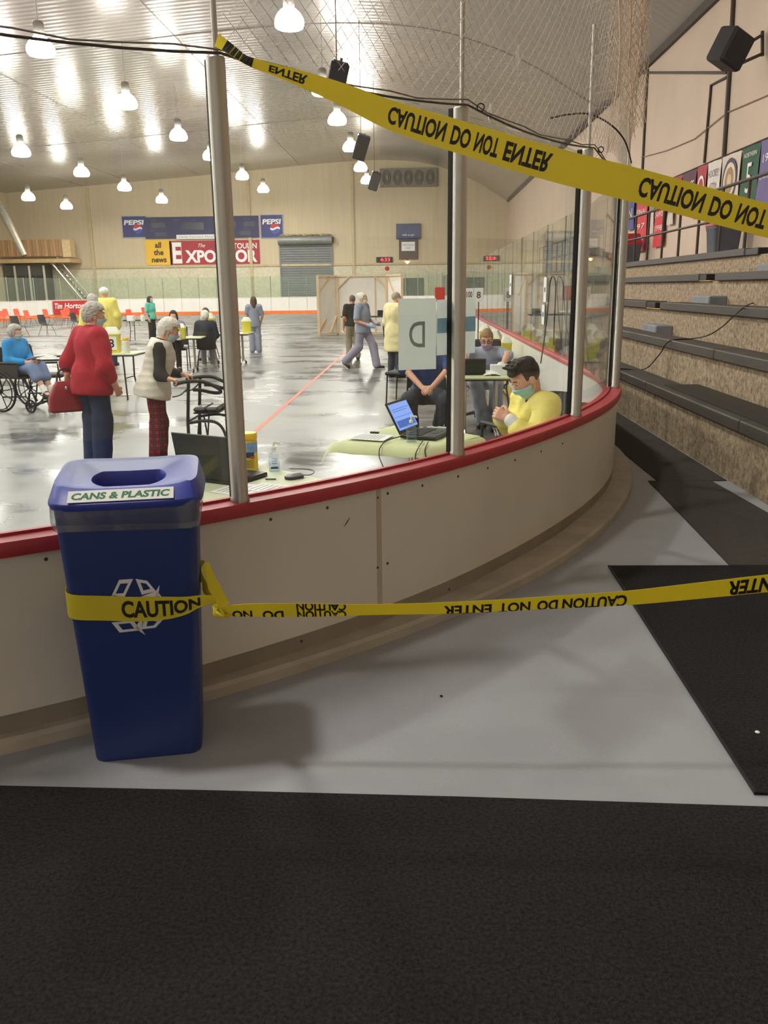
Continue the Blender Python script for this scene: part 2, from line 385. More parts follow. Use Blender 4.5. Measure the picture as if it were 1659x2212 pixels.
# derive seam angles on the panel surface by marching the ray
def ray_panel(x, y, off=0.0):
    best = None
    for a in np.arange(-80, 0, .05):
        p = path(a, off); d = ray(x, y); t = p.x/d[0] if abs(d[0]) > 1e-6 else p.y/d[1]
        t = p.y/d[1]; e = abs(d[0]*t-p.x)
        if best is None or e < best[0]: best = (e, a, CAMH+d[2]*t)
    return best[1], best[2]
seamA, _ = ray_panel(828, 1150); seamB, _ = ray_panel(1324, 960)
cuts = [-90, seamA-(seamB-seamA)*1.02, seamA, seamB, 0]
cuts = [c for c in cuts if c <= 0]
edges = [(cuts[i], cuts[i+1]) for i in range(len(cuts)-1)]+[(i*2.4, (i+1)*2.4) for i in range(20)]
for a, b in edges:
    g = .1 if a < 0 else .004
    bpart(ring_strip(a+g*.5, b-g*.5, [(-.095, .105), (-.025, .105), (-.025, .595), (-.095, .595)]), 'panel', M_PANEL)
    bpart(ring_strip(a+g*.5, b-g*.5, [(-.115, ICE+.02), (-.10, ICE+.02), (-.10, .595), (-.115, .595)]), 'inner_panel', mat('white_board_panel', (228,226,220), .4, var=.03))
for i, (a, b) in enumerate([(-90, seamA), (seamA, 0), (0, 16), (16, 32), (32, SIDE_LEN)]):
    bpart(ring_strip(a, b, [(-.125, .592), (-.003, .592), (.0, .60), (.0, .628), (-.006, .637), (-.119, .637), (-.125, .628)]), 'cap_rail', M_CAP)
bpart(ring_strip(-90, SIDE_LEN, [(-.10, .0), (-.028, .0), (-.028, .106), (-.10, .106)]), 'kick_strip', M_KICK)
bpart(ring_strip(-90, SIDE_LEN, [(-.16, -.45), (.0, -.45), (.0, .034), (-.012, .046), (-.16, .046)], curb=True), 'curb', M_CURB)
bpart(ring_strip(-90, SIDE_LEN, [(-.098, ICE+.02), (-.03, ICE+.02), (-.03, .0), (-.098, .0)]), 'inner_frame', M_KICK)
bpart(ring_strip(-90, SIDE_LEN, [(-.1165, ICE+.02), (-.1155, ICE+.02), (-.1155, ICE+.2), (-.1165, ICE+.2)]), 'inner_kick_stripe', mat('yellow_kick_stripe', (222,190,60), .5))
bpart(ring_strip(-90, SIDE_LEN, [(-.094, .636), (-.076, .636), (-.076, .646), (-.094, .646)]), 'glass_channel', M_CAP)
for a in (seamA, seamB):      # light joint strip at the panel seam
    d = .25; bpart(ring_strip(a-d*.5, a+d*.5, [(-.09, .106), (-.0235, .106), (-.0235, .592), (-.09, .592)], step=.1), 'joint_strip', mat('joint_strip', (186,174,152), .5))
# screws on the panel face, at the pixels where they show
scr = MB().lathe([(0,.003), (.0045,.0022), (.006,0)][::-1], n=8)
sm = None
for (x, y) in [(99,1208), (586,1122), (707,1097), (815,1075), (837,1066), (913,1049), (990,1029), (1054,1011), (1112,994), (1169,975), (1215,958),
               (816,1226), (838,1217), (652,1385), (970,1273), (1088,1223), (1177,1181), (1246,1136)]:
    kick = (x, y) in [(652,1385), (970,1273), (1088,1223), (1177,1181), (1246,1136)]
    a, z = ray_panel(x, y, -.028 if kick else -.025); p = path(a, -.028 if kick else -.025); an = math.radians(a)
    if sm is None: sm = bpart(scr, 'screw', M_SCREW); o = sm
    else: o = sm.copy(); COL.objects.link(o)
    o.location = (p.x, p.y, z); o.rotation_euler = (0, PI/2, an)
a0, z0 = ray_panel(755, 1118, -.0245); a1, z1 = ray_panel(742, 1138, -.0245)
sc_ = MB(); p0, p1 = path(a0, -.0235), path(a1, -.0235); sc_.tube([(p0.x,p0.y,z0), ((p0.x+p1.x)/2,(p0.y+p1.y)/2,(z0+z1)/2), (p1.x,p1.y,z1)], [.0006,.0018,.0006], 5); bpart(sc_, 'scratch', M_BLACK)
# posts, gaskets, net poles
PT = {'A': (518,1097), 'B': (988,998), 'C': (1243,918), 'D': (1330,868)}
PA = [ray_panel(p[0], p[1], -.045)[0] for p in PT.values()]
stepA = PA[1]-PA[0]
post_s = [PA[0]-stepA*1.02, PA[0]-stepA*2.04]+PA+[0.55+i*1.22 for i in range(39)]
post_s = sorted([s for s in post_s if s > -90])
GT = 1.985
pm = None
for s in post_s:
    p = path(s, -.045); r = .0285 if s < 0 else .022
    t = (path(s+.01, -.045)-p).normalized() if s < 0 else Vector((0,1,0)); nrm = Vector((t.y, -t.x, 0))
    mb = MB(); mb.lathe([(r*1.12, .636), (r*1.12, .65), (r, .655), (r, GT-.004), (r*.9, GT)], (p.x, p.y, 0), 18)
    bpart(mb, 'post', M_ALU)
    g = path(s, -.085)
    mb = MB(); mb.box((g.x, g.y, (.645+GT)/2), (.02 if s < 0 else .012, .024, GT-.645), Rz(math.atan2(nrm.y, nrm.x)))
    bpart(mb, 'gasket', M_BLACK)
for i in range(len(post_s)-1):
    a, b = post_s[i], post_s[i+1]
    ga, gb = path(a, -.085), path(b, -.085); d = (gb-ga).normalized()*.006
    ln = (gb-ga).length
    rows_ = []
    for k in range(9 if a < 0 else 2):
        t = k/(8 if a < 0 else 1); s = a+(b-a)*t
        if a < 0 and b > 0: q = ga.lerp(gb, t)
        else: q = path(s, -.085)
        rows_.append((q.x, q.y))
    n0 = Vector(((gb-ga).y, -(gb-ga).x, 0)).normalized()
    mb = MB(); mb.sheet([[(x, y, z) for z in (.643, GT-.01)] for x, y in rows_], .012, n0); bpart(mb, 'glass_pane', M_GLASS)
for s, h in ((PA[0], 3.6), (PA[1], 3.9), (PA[2], 2.55), (PA[3], 2.3)):
    p = path(s, -.04); mb = MB(); mb.cyl((p.x, p.y, GT-.02), (p.x, p.y, h), .0085, 8); bpart(mb, 'net_pole', M_ALU)
# ---------------- netting and its bottom cable
net = thing('safety_netting', 'white cord safety netting laced above the near corner glass', 'netting', tuple(path(-40))[:2]+(GT,))
def npart(mb, name, m, **k):
    o = mb.build(name, m, **k); o.parent = net; o.matrix_parent_inverse = Matrix.Translation(net.location).inverted(); return o
cab = []
cs = [post_s[1]]+PA+[.8]
for i in range(len(cs)-1):
    p, q = path(cs[i], -.012), path(cs[i+1], -.012)
    for k in range(8):
        t = k/8; r = p.lerp(q, t); cab.append((r.x, r.y, GT+.004-.05*t*(1-t)*4*min(1, (q-p).length/1.2)*.6))
mb = MB(); mb.tube(cab, .0042, 6); npart(mb, 'bottom_cable', mat('steel_cable', (96,88,78), .5, .4))
mb = MB(); mb.tube([(x, y, z+.014+.006*math.sin(i*2.1)) for i, (x, y, z) in enumerate(cab)], .0028, 5); npart(mb, 'lacing_cord', mat('lacing_cord', (120,112,100), .8))
def net_mesh(s0, s1, z0, z1, cell, r, fold=0.0, seed=1):
    rnd = random.Random(seed); mb = MB()
    def pos(u, z):
        s = s0+(s1-s0)*u; p = path(s, -.03+fold*math.sin(u*38+z*.8)+.02*math.sin(u*9+z*2)); return (p.x, p.y, z+.02*math.sin(u*14))
    L = sum((path(s0+(s1-s0)*(k+1)/30)-path(s0+(s1-s0)*k/30)).length for k in range(30)); Hh = z1-z0
    n = int((L+Hh)/cell)
    for sg in (1, -1):
        for i in range(n):
            x0 = -Hh+i*cell; pts = []
            for k in range(int(Hh/.11)+1):
                z = z0+min(k*.11, Hh); x = x0+(z-z0)*1.0
                if sg < 0: x = L-x
                if 0 <= x <= L: pts.append(pos(x/L, z))
            if len(pts) > 1: mb.tube(pts, r, 3, cap=False)
    return mb
o = npart(net_mesh(PA[0], .0, GT+.01, 3.5, .058, .0011), 'net_mesh', M_STRAND, kind='stuff')
o = npart(net_mesh(PA[2]+4, 1.6, 2.3, 4.2, .06, .0013, fold=.07, seed=3), 'gathered_net', mat('net_cord_tan', (188,164,140), .8), kind='stuff')
for i in range(7):
    u = i/6; p = path(PA[2]+4+u*16, -.02); mb = MB()
    mb.tube([(p.x+.02*math.sin(k*.9+i), p.y+.03*math.sin(k*.7+i*2), 2.25+k*.14+.25*math.sin(i*1.7)) for k in range(14)], .005, 5); npart(mb, 'gathered_cord', MATS['net_cord_tan'])
lo = [ony(1190,255,4.55), ony(1230,247,4.7), ony(1275,247,4.85), ony(1320,270,5.0), ony(1350,305,5.1), ony(1364,352,5.18)]
mb = MB(); mb.tube(bez(lo, 6), .0045, 6); npart(mb, 'wire_loop', M_DKSTEEL)
for s in (PA[1]+.8, PA[2]+.9, PA[3]+.8):
    p = path(s, -.005); mb = MB(); mb.tube([(p.x+.014*math.cos(a), p.y, GT+.006+.014*math.sin(a)) for a in np.linspace(0, 2*PI, 13)[:-1]], .003, 6, closed=True); npart(mb, 'eye_ring', M_DKSTEEL)
# two glints of reflected light in the netting, modelled as solid white diamonds
for (x, y, h) in ((1121, 126, 52), (1060, 243, 36)):
    a, z = ray_panel(x, y, -.03); p = path(a, -.035); sc = (Vector(p)-Vector((0,0,CAMH))).length/FPX
    hh = h/2*sc; ww = hh*.42; an = math.radians(a)
    R = Rz(an-PI/2+PI); V = [R@Vector(q)+Vector((p.x, p.y, z)) for q in ((-ww,0,0), (ww,0,0), (0,0,hh), (0,0,-hh), (0,.012,0), (0,-.012,0))]
    mb = MB(); mb.add(V, [(0,5,2), (5,1,2), (1,5,3), (5,0,3), (4,0,2), (1,4,2), (4,1,3), (0,4,3)]); npart(mb, 'diamond_glint', mat('white_glint', (245,245,240), .25, var=.02), label='white diamond shape standing in for a light glint')

# ------------------------------------------------------------------ far end and left boards
FB_Y, LB_X = 63.6, -25.6
far = thing('far_boards', 'white rink boards with orange kick stripe along the far end', 'rink boards', (-9, FB_Y, ICE))
def fpart(mb, name, m, **k):
    o = mb.build(name, m, **k); o.parent = far; o.matrix_parent_inverse = Matrix.Translation(far.location).inverted(); return o
RC = 7.0; X1f = path(0).x
fp = []
for x in np.linspace(X1f, X1f, 1): pass
fp = [Vector((X1f, CCY+SIDE_LEN, 0))]+[Vector((X1f-RC+RC*math.cos(a), FB_Y-RC+RC*math.sin(a), 0)) for a in np.linspace(0, PI/2, 10)]
xs = np.linspace(X1f-RC, LB_X+RC, 11)[1:-1]
fp += [Vector((x, FB_Y, 0)) for x in xs]
fp += [Vector((LB_X+RC+RC*math.cos(a), FB_Y-RC+RC*math.sin(a), 0)) for a in np.linspace(PI/2, PI, 10)]
fp += [Vector((LB_X, y, 0)) for y in np.arange(FB_Y-RC-2.4, 14, -2.4)]
M_FARB = mat('white_far_panel', (232,228,222), .4, var=.03, vs=2); M_ORANGE = mat('orange_kick_stripe', (238,120,48), .5)
BT = .80
for i in range(len(fp)-1):
    a, b = fp[i], fp[i+1]; d = (b-a).normalized(); n = Vector((-d.y, d.x, 0)); a2, b2 = a+d*.012, b-d*.012
    def slab(z0, z1, o0, o1, e=0.0):
        A, B = a2-d*e, b2+d*e
        mb = MB(); mb.prism([tuple((A+n*o0).xy), tuple((B+n*o0).xy), tuple((B+n*o1).xy), tuple((A+n*o1).xy)], z0, z1); return mb
    fpart(slab(ICE+.22, BT-.04, 0, -.06), 'panel', M_FARB)
    fpart(slab(ICE, ICE+.22, .01, -.06, .012), 'kick_stripe', M_ORANGE)
    fpart(slab(BT-.04, BT, .012, -.1, .012), 'cap_rail', mat('white_cap', (222,216,206), .5))
    fpart(slab(BT, BT+1.45, -.05, -.06), 'glass_pane', M_GLASSFAR)
    p = a-n*.055; mb = MB(); mb.cyl((p.x, p.y, BT), (p.x, p.y, BT+1.47), .03, 8); fpart(mb, 'post', M_ALU)
# ------------------------------------------------------------------ mats on the walkway
def floor_mat(px, m, name, label, th=.008, z=0, extra=None):
    P = [onz(x, y, 0) for x, y in px]+(extra or [])
    mb = MB(); mb.prism([(p[0], p[1]) for p in P], z+.0005, z+th); return mb.build(name, m, label=label, cat='floor mat')
floor_mat([(-40,1702), (450,1713), (1000,1727), (1700,1750)][::-1], M_MAT, 'carpet_mat', 'black carpet mat spread across the floor before the recycling bin', .009, extra=[(-3.2, 2.08, 0), (-3.2, -1.5, 0), (3.2, -1.5, 0), (3.2, 1.93, 0)])
q = [onz(*p, 0) for p in ((1315,1225), (1632,1718))]
mb = MB(); mb.prism([(q[1][0], q[1][1]), (2.1, q[1][1]-.02), (2.1, q[0][1]+.01), (q[0][0], q[0][1])], .0005, .009); cm = mb.build('carpet_mat', M_MAT, label='black carpet mat lying between the bleachers and the boards', cat='floor mat')
mb = MB(); mb.tube([(q[0][0], q[0][1], .006), (q[1][0], q[1][1], .006)], .006, 6); e = mb.build('rubber_edge', M_BLACK, cm)
mb = MB(); mb.prism([(1.5, 4.005), (2.08, 4.005), (2.08, 4.75), (2.02, 5.88), (1.59, 5.88)], .0005, .007); mb.build('rubber_mat', M_MAT2, label='grey rubber runner along the foot of the bleachers, before the curve of the boards', cat='floor mat')
mb = MB(); mb.prism([(1.655, 5.885), (2.13, 5.885), (2.13, 12), (1.655, 12)], .0005, .007); mb.build('rubber_mat', M_MAT2, label='grey rubber runner squeezed between the boards and the bleacher wall', cat='floor mat')
# ------------------------------------------------------------------ bleachers
M_BENCH = mat('dark_bench_plank', (66,60,54), .55, var=.12, vs=5, stretch=(6,.5,6), bump=.2, bs=30)
M_TREAD = mat('grey_concrete_tread', (150,144,136), .75, var=.08, vs=5)
bl = thing('bleachers', 'stepped concrete bleachers with rough stone risers and dark bench planks', 'bleachers', (2.15, 8, 0))
def blp(mb, name, m, **k):
    o = mb.build(name, m, **k); o.parent = bl; o.matrix_parent_inverse = Matrix.Translation(bl.location).inverted(); return o
BXF = [2.15, 2.52, 2.92, 3.32, 3.80]; BZ = [.36, .70, 1.03, 1.35, 1.63]
Y0b, Y1b = 3.2, 58
rng = random.Random(5)
for i in range(5):
    zb = 0 if i == 0 else BZ[i-1]
    # rough riser: split face blocks set unevenly
    ys = np.arange(Y0b, Y1b, 2.4 if i else 1.9)
    for y in ys:
        y1 = min(y+(2.4 if i else 1.9)-.006, Y1b); nx = 24 if y < 20 else 3; nz = 8 if y < 20 else 2
        P = []
        for a in range(nx+1):
            yy = y+(y1-y)*a/nx; row = []
            for b in range(nz+1):
                zz = zb+(BZ[i]-zb)*b/nz; d = mnoise.noise(Vector((yy*7, zz*9, i*5)))*.010+mnoise.noise(Vector((yy*15, zz*18, i)))*.005
                row.append((BXF[i]-abs(d), yy, zz))
            P.append(row)
        mb = MB(); mb.sheet(P, .3, (-1,0,0)); blp(mb, 'riser_block', M_STONE)
    xe = BXF[i+1] if i < 4 else WX1-.03
    mb = MB(); mb.box(((BXF[i]+xe)/2+.01, (Y0b+Y1b)/2, BZ[i]-.06), (xe-BXF[i]+.02, Y1b-Y0b, .14)); blp(mb, 'tread', M_TREAD)
def plank(i, y0, y1, w=.27):
    mb = MB(); mb.box((BXF[i]-.045+w/2, (y0+y1)/2, BZ[i]+.05), (w, y1-y0, .085), ch=.008); return blp(mb, 'bench_plank', M_BENCH)
def stub(i, y0, y1):
    mb = MB(); mb.box((BXF[i]-.035+.12, (y0+y1)/2, BZ[i]+.045), (.24, y1-y0, .075), ch=.006); return blp(mb, 'plank_end', M_BLKPL)
for y in (3.3, 5.7, 8.1): plank(0, y, y+2.39)
mb = MB(); mb.box((2.33, 6.3, BZ[0]+.098), (.3, 2.9, .012)); blp(mb, 'bench_mat', M_BLKPL)
for y in range(6): plank(0, 10.5+y*4, 10.5+y*4+3.98)
plank(1, 3.3, 7.4); plank(1, 7.41, 12.9); plank(1, 14, 30); plank(2, 3.3, 10.65); plank(2, 11.3, 30); stub(2, 10.9, 11.6)
plank(3, 3.3, 9.98); plank(3, 10.55, 30); stub(3, 10.3, 10.9); plank(4, 3.3, 9.75); plank(4, 10.5, 30); stub(4, 10.1, 10.8)
for (i, y) in ((1, 10.5), (2, 9.95), (3, 9.35)):
    mb = MB(); mb.box((BXF[i+1]-.10, y, BZ[i]+.085), (.2, .62, .17), ch=.012); blp(mb, 'half_step', mat('blue_grey_step', (126,128,134), .7))
for (i, y) in ((1, 10.9), (2, 10.6), (0, 11.2)):
    mb = MB(); mb.box((BXF[i+1]-.015, y, BZ[i+1]+.012), (.04, .9, .008)); blp(mb, 'yellow_edge', mat('yellow_step_edge', (214,170,60), .6))
rail = thing('walkway_railing', 'dark steel pipe railing along the upper walkway behind the benches', 'railing', (3.85, 12, 1.73))
def rlp(mb, name):
    o = mb.build(name, M_DKSTEEL); o.parent = rail; o.matrix_parent_inverse = Matrix.Translation(rail.location).inverted(); return o
RX = 3.86; zt = 1.73
for k in range(22):
    y = 9.9+k*.9; mb = MB(); mb.cyl((RX, y, zt-.02), (RX, y, 2.49 if k else 2.44), .02, 8); rlp(mb, 'baluster')
mb = MB(); mb.tube([(RX, 9.9, 2.40), (RX, 9.91, 2.47), (RX, 9.98, 2.505), (RX, 29, 2.505)], .022, 8); rlp(mb, 'top_rail')
mb = MB(); mb.cyl((RX, 9.9, 2.12), (RX, 29, 2.12), .018, 8); rlp(mb, 'mid_rail')
# cable snaking down the benches
cp = [onz(1318,800,.465), onz(1345,797,.462), onz(1393,797,.462), onx(1425,765,2.4), onx(1446,737,2.46), onz(1500,731,.803), onx(1530,724,2.66), onx(1556,709,2.80), onx(1582,686,2.855), onx(1605,666,2.86), onz(1625,655,1.136), onz(1659,648,1.134), onz(1720,640,1.132)]
mb = MB(); mb.tube(bez(cp, 5), .006, 6); mb.build('power_cable', M_BLACK, label='black power cable snaking up over the bleacher benches', cat='cable')
# ------------------------------------------------------------------ recycling bin
def srect(a, b, r, n=6):     # rounded rectangle outline, half sizes a,b, ccw
    out = []
    for cx, cy, s in ((a-r, b-r, 0), (-a+r, b-r, 90), (-a+r, -b+r, 180), (a-r, -b+r, 270)):
        for k in range(n+1):
            t = math.radians(s+90*k/n); out.append((cx+r*math.cos(t), cy+r*math.sin(t)))
    return out
def loft(mb, rings, cap0=True, cap1=True, close=False):
    n = len(rings[0]); V = [p for r in rings for p in r]
    F = [(i*n+k, i*n+(k+1) % n, (i+1)*n+(k+1) % n, (i+1)*n+k) for i in range(len(rings)-1) for k in range(n)]
    if cap0: F.append(tuple(range(n))[::-1])
    if cap1: F.append(tuple(range((len(rings)-1)*n, len(rings)*n)))
    mb.add(V, F); return mb
M_BIN = mat('navy_bin_plastic', (34,54,116), .42, var=.06, vs=5, bump=.06, bs=200)
M_LID = mat('royal_blue_lid_plastic', (54,66,158), .4, var=.05, vs=5, bump=.06, bs=200)
bin_ = thing('recycling_bin', 'tall navy blue recycling bin with royal blue lid for cans and plastic', 'recycling bin', (-.822, 2.358, 0), math.radians(12))
def bhalf(z):
    t = z/.77; yf, yb = .150+.03*t, (.045+.012*t if z < .645 else .057+.45*(z-.645)); return .152+.036*t, (yf+yb)/2, (yb-yf)/2
def brect(z, o=0.0, r=.035, n=6):
    a, b, c = bhalf(z); return [(x, y+c) for x, y in srect(a+o, b+o, r, n)]
mb = MB(); R = []
for z in (0, .006, .012, .2, .4, .6, .645, .70, .77):
    ring = []
    for k, (x, y) in enumerate(brect(z, -.002 if z == 0 else 0)):
        zz = z
        if z <= .012 and y < 0: zz = z+.012*max(0, 1-abs(x+.01)/.09)
        ring.append((x, y, zz))
    R.append(ring)
for z in (.77, .3):
    R.append([(x, y, z) for x, y in brect(z, -.006, .03)])
loft(mb, R); mb.build('body', M_BIN, bin_)
# lid with D shaped opening
LT = [2*PI*(k+.5)/72 for k in range(72)]
def lid_ring(a, b, r, z, saddle=0, d=0.0, fs=1.0):
    out = []
    for t in LT:
        c, s_ = math.cos(t), math.sin(t); x = a*math.copysign(abs(c)**.36, c); y = b*math.copysign(abs(s_)**.36, s_)
        y = y*(fs if y < 0 else 1); out.append((x, y, z+saddle*((x/a)**2)+d*(y/b)))
    return out
def hole_ring(z, s=1.0):
    out = []
    for t in LT:
        ex = .094*s*math.cos(t); ey = .082*s*math.sin(t)
        if ey > 0: ey = min(ey, .052*s)+.006*abs(math.cos(t))
        out.append((ex, ey-.012, z+.12*ey))
    return out
mb = MB()
Lr = [lid_ring(.193, .165, .04, .764), lid_ring(.202, .174, .04, .762), lid_ring(.206, .178, .04, .774), lid_ring(.205, .177, .045, .780, .002), lid_ring(.190, .154, .05, .824, .008, .015, .88), lid_ring(.165, .128, .055, .828, .008, .015, .96), lid_ring(.138, .108, .06, .824, .003, .013)]
Lr += [hole_ring(.815, 1.08), hole_ring(.805, 1.02), hole_ring(.70, .96)]
Lr = [[(x, y-.022, z) for x, y, z in r] for r in Lr]
loft(mb, Lr, cap0=False, cap1=False); mb.build('lid', M_LID, bin_)
# clear liner bag folded over the rim
mb = MB(); R = []
for j, (z, o) in enumerate(((.772, .004), (.752, .006), (.735, .007), (.712, .0045), (.703, .002), (.718, .0012))):
    R.append([(x+.0015*math.sin(k*1.9+j), y-.0012*abs(math.sin(k*2.3+j*1.7)), z+.006*math.sin(x*14+j*.6)) for k, (x, y) in enumerate(brect(z, o+.003, .035, 10))])
M_BAG = glass_mat('clear_bag_film', (.88,.9,.92), .06, .22)
loft(mb, R, False, False); mb.build('liner_bag', M_BAG, bin_, label='clear plastic liner bag folded over the rim')
# sticker on the sloping lid front
q0, q1 = Vector((0, -.1973, .803)), Vector((0, -.1675, .8385)); up = (q1-q0).normalized(); nr = Vector((1,0,0)).cross(up)
q0 = Vector((-.006, -.1985, .7815)); up = Vector((0, .0415, .030)).normalized(); nr = Vector((1,0,0)).cross(up)
MM = Matrix.Translation(q0+up*.025+nr*.0022)@Matrix(((1,up.x,nr.x,0), (0,up.y,nr.y,0), (0,up.z,nr.z,0), (0,0,0,1)))
mb = MB(); mb.box((0,0,0), (.272, .040, .0016)); st = mb.build('sticker', M_PAPER, bin_); st.matrix_local = MM; st['label'] = 'white sticker reading CANS & PLASTIC in green'
lettering('CANS & PLASTIC', mat('green_print', (28,112,66), .6), st, Matrix.Translation((0,0,.0011)), .0215, fit=.253, bold=.06, shear=.15)
# recycling arrows on the front
def arrow_poly():
    """one chasing arrow: band folded over a corner, with an arrow head (xy, unit about .1 m)"""
    out = [(-.030,.052), (-.018,.030), (.004,.030), (.016,.052)]
    return out
MF = mat('white_arrow_print', (225,225,228), .5)
arr = [(-.36,-.02), (-.62,.40), (-.28,.92), (.08,.92), (-.18,.52), (-.34,.25), (-.08,.10)]
def rot2(p, a): c, s = math.cos(a), math.sin(a); return (p[0]*c-p[1]*s, p[0]*s+p[1]*c)
mb = MB(); slope = (.04-.0)/.77
tri = .080
outer = [(-.95,.62), (-.55,1.05), (.02,1.05), (.30,.60), (.52,.74), (.30,.18), (-.26,.30), (-.04,.42), (-.28,.80)]
# each arrow: two outlined limbs meeting at a fold plus an arrow head
def band(pts, w):
    P = [Vector((p[0], p[1])) for p in pts]; L, Rr = [], []
    for i, p in enumerate(P):
        t = (P[min(i+1, len(P)-1)]-P[max(i-1, 0)]).normalized(); n = Vector((-t.y, t.x)); L.append(p+n*w/2); Rr.append(p-n*w/2)
    return [(L[i], L[i+1], Rr[i+1], Rr[i]) for i in range(len(P)-1)]
def put(poly, k, z=.0016):
    V = []
    for p in poly:
        x, y = rot2((p[0], p[1]), -2*PI/3*k); V.append((x*tri, y*tri))
    zc = .478; fa = lambda zz: -(bhalf(zz)[1])+bhalf(zz)[2]-z
    mb.add([(x+.006, fa(zc+y), zc+y) for x, y in V], [tuple(range(len(V)))])
for k in range(3):
    # parallelogram limb outline
    A, B, C, D = (-.82,.38), (-.48,1.02), (-.02,1.02), (-.36,.38); ci = ((A[0]+B[0]+C[0]+D[0])/4, (A[1]+B[1]+C[1]+D[1])/4)
    q = [A, B, C, D]; iq = [(ci[0]+(p[0]-ci[0])*.55, ci[1]+(p[1]-ci[1])*.55) for p in q]
    for i in range(4): put([q[i], q[(i+1) % 4], iq[(i+1) % 4], iq[i]], k)
    A, B, C, D = (.06,1.02), (.44,.92), (.70,.52), (.22,.42); q = [A, B, C, D]; ci = (sum(p[0] for p in q)/4, sum(p[1] for p in q)/4); iq = [(ci[0]+(p[0]-ci[0])*.5, ci[1]+(p[1]-ci[1])*.5) for p in q]
    for i in range(4): put([q[i], q[(i+1) % 4], iq[(i+1) % 4], iq[i]], k)
    put([(.84,.74), (.76,.30), (.14,.34), (.70,.52)], k)
mb.build('recycling_arrows', MF, bin_, sharp=None)

# ------------------------------------------------------------------ caution tapes
def tape_mat():
    m, nt, b = _nt('yellow_caution_tape'); N, L = nt.nodes, nt.links
    b.inputs['Base Color'].default_value = S((246,232,74))+(1,); b.inputs['Roughness'].default_value = .32
    tl = N.new('ShaderNodeBsdfTranslucent'); tl.inputs[0].default_value = S((244,228,60))+(1,)
    mx = N.new('ShaderNodeMixShader'); mx.inputs[0].default_value = .35
    L.new(b.outputs[0], mx.inputs[1]); L.new(tl.outputs[0], mx.inputs[2]); L.new(mx.outputs[0], N['Material Output'].inputs[0])
    tc = N.new('ShaderNodeTexCoord'); n = N.new('ShaderNodeTexNoise'); n.inputs['Scale'].default_value = 18; L.new(tc.outputs['Object'], n.inputs['Vector'])
    bp = N.new('ShaderNodeBump'); bp.inputs['Strength'].default_value = .2; bp.inputs['Distance'].default_value = .004; L.new(n.outputs['Fac'], bp.inputs['Height']); L.new(bp.outputs[0], b.inputs['Normal'])
    return m
M_TAPE = tape_mat(); M_INK = mat('black_tape_print', (30,28,18), .5)
class Ribbon:
    """a strip through (centre, half-width vector) stations, sampled by arc length"""
    def __init__(s, C, Wd, n=14):
        s.C = bez(C, n); s.W = bez(Wd, n); s.s = [0]
        for i in range(1, len(s.C)): s.s.append(s.s[-1]+(s.C[i]-s.C[i-1]).length)
        s.L = s.s[-1]
    def at(s, u, v, off=0.0):
        i = int(np.searchsorted(s.s, u))-1; i = max(0, min(i, len(s.C)-2)); t = (u-s.s[i])/max(1e-9, s.s[i+1]-s.s[i])
        c = s.C[i].lerp(s.C[i+1], t); w = s.W[i].lerp(s.W[i+1], t); d = (s.C[i+1]-s.C[i]).normalized()
        n = d.cross(w).normalized(); return c+w*v+n*off
    def mesh(s, nv=5, th=.0006):
        mb = MB(); us = np.linspace(0, s.L, max(24, int(s.L/.02)))
        P = [[s.at(u, v, th/2) for v in np.linspace(-1, 1, nv)] for u in us]; Q = [[s.at(u, v, -th/2) for v in np.linspace(-1, 1, nv)] for u in us]
        m, n = len(P), nv; A = [p for r in P for p in r]; B = [p for r in Q for p in r]; o = m*n
        F = [(i*n+j, i*n+j+1, (i+1)*n+j+1, (i+1)*n+j) for i in range(m-1) for j in range(n-1)]; F += [tuple(k+o for k in q[::-1]) for q in F]
        for i in range(m-1):
            F.append((i*n, (i+1)*n, (i+1)*n+o, i*n+o)); F.append((i*n+n-1, i*n+n-1+o, (i+1)*n+n-1+o, (i+1)*n+n-1))
        mb.add(A+B, F); return mb
    def print(s, mb, txt, u0, ln, h, flipx=False, flipy=False, off=.001, v0=0.0):
        """letters of cap height h (fraction of half width) spread over ln metres from u0"""
        V, F = text_geo(txt, 1.0, bold=.05); x0, x1 = min(p[0] for p in V), max(p[0] for p in V)
        out = []
        for x, y in V:
            t = (x-x0)/(x1-x0); y2 = (y-.5)*2
            if flipx: t = 1-t
            if flipy: y2 = -y2
            out.append(s.at(u0+t*ln, max(-.98, min(.98, v0+y2*h)), off))
        mb.add(out, F)
# upper tape: tied to the post, crossing to the right, print seen from behind (upside down)
U = [((468,86),2.60,14,30), ((500,108),2.60,16,55), ((528,128),2.60,10,40), ((552,138),2.61,9,10), ((590,150),2.62,10,-20), ((650,170),2.64,14,0), ((735,202),2.67,19,0), ((850,251),2.70,26,0), ((1000,298),2.72,29,0), ((1190,354),2.75,30,0), ((1380,402),2.78,30,0), ((1560,451),2.8,29,0), ((1720,492),2.82,28,0), ((1900,530),2.85,28,0)]
Cc, Ww = [], []
for (x, y), Y, hw, tw in U:
    c = ony(x, y, Y); dist = np.linalg.norm(c-CO); Cc.append(c)
    a = math.radians(tw); m_ = hw*dist/FPX; Ww.append(Vector((m_*math.sin(math.radians(15)), m_*math.sin(a)*.8, m_*math.cos(a))))
for q in ((2.3, 2.99, 1.19), (3.35, 3.18, .95)): Cc.append(Vector(q)); Ww.append(Vector((.008, 0, .034)))
rb = Ribbon(Cc, Ww)
tp = rb.mesh().build('caution_tape', M_TAPE, label='yellow caution tape strung from the top of the glass post', cat='caution tape')
def u_at(px):
    best = None
    for u in np.linspace(0, rb.L*.8, 900):
        p = rb.at(u, 0); c = CM.T@(np.array(p)-CO); x = CX+FPX*c[0]/c[2]
        if best is None or abs(x-px) < best[0]: best = (abs(x-px), u)
    return best[1]
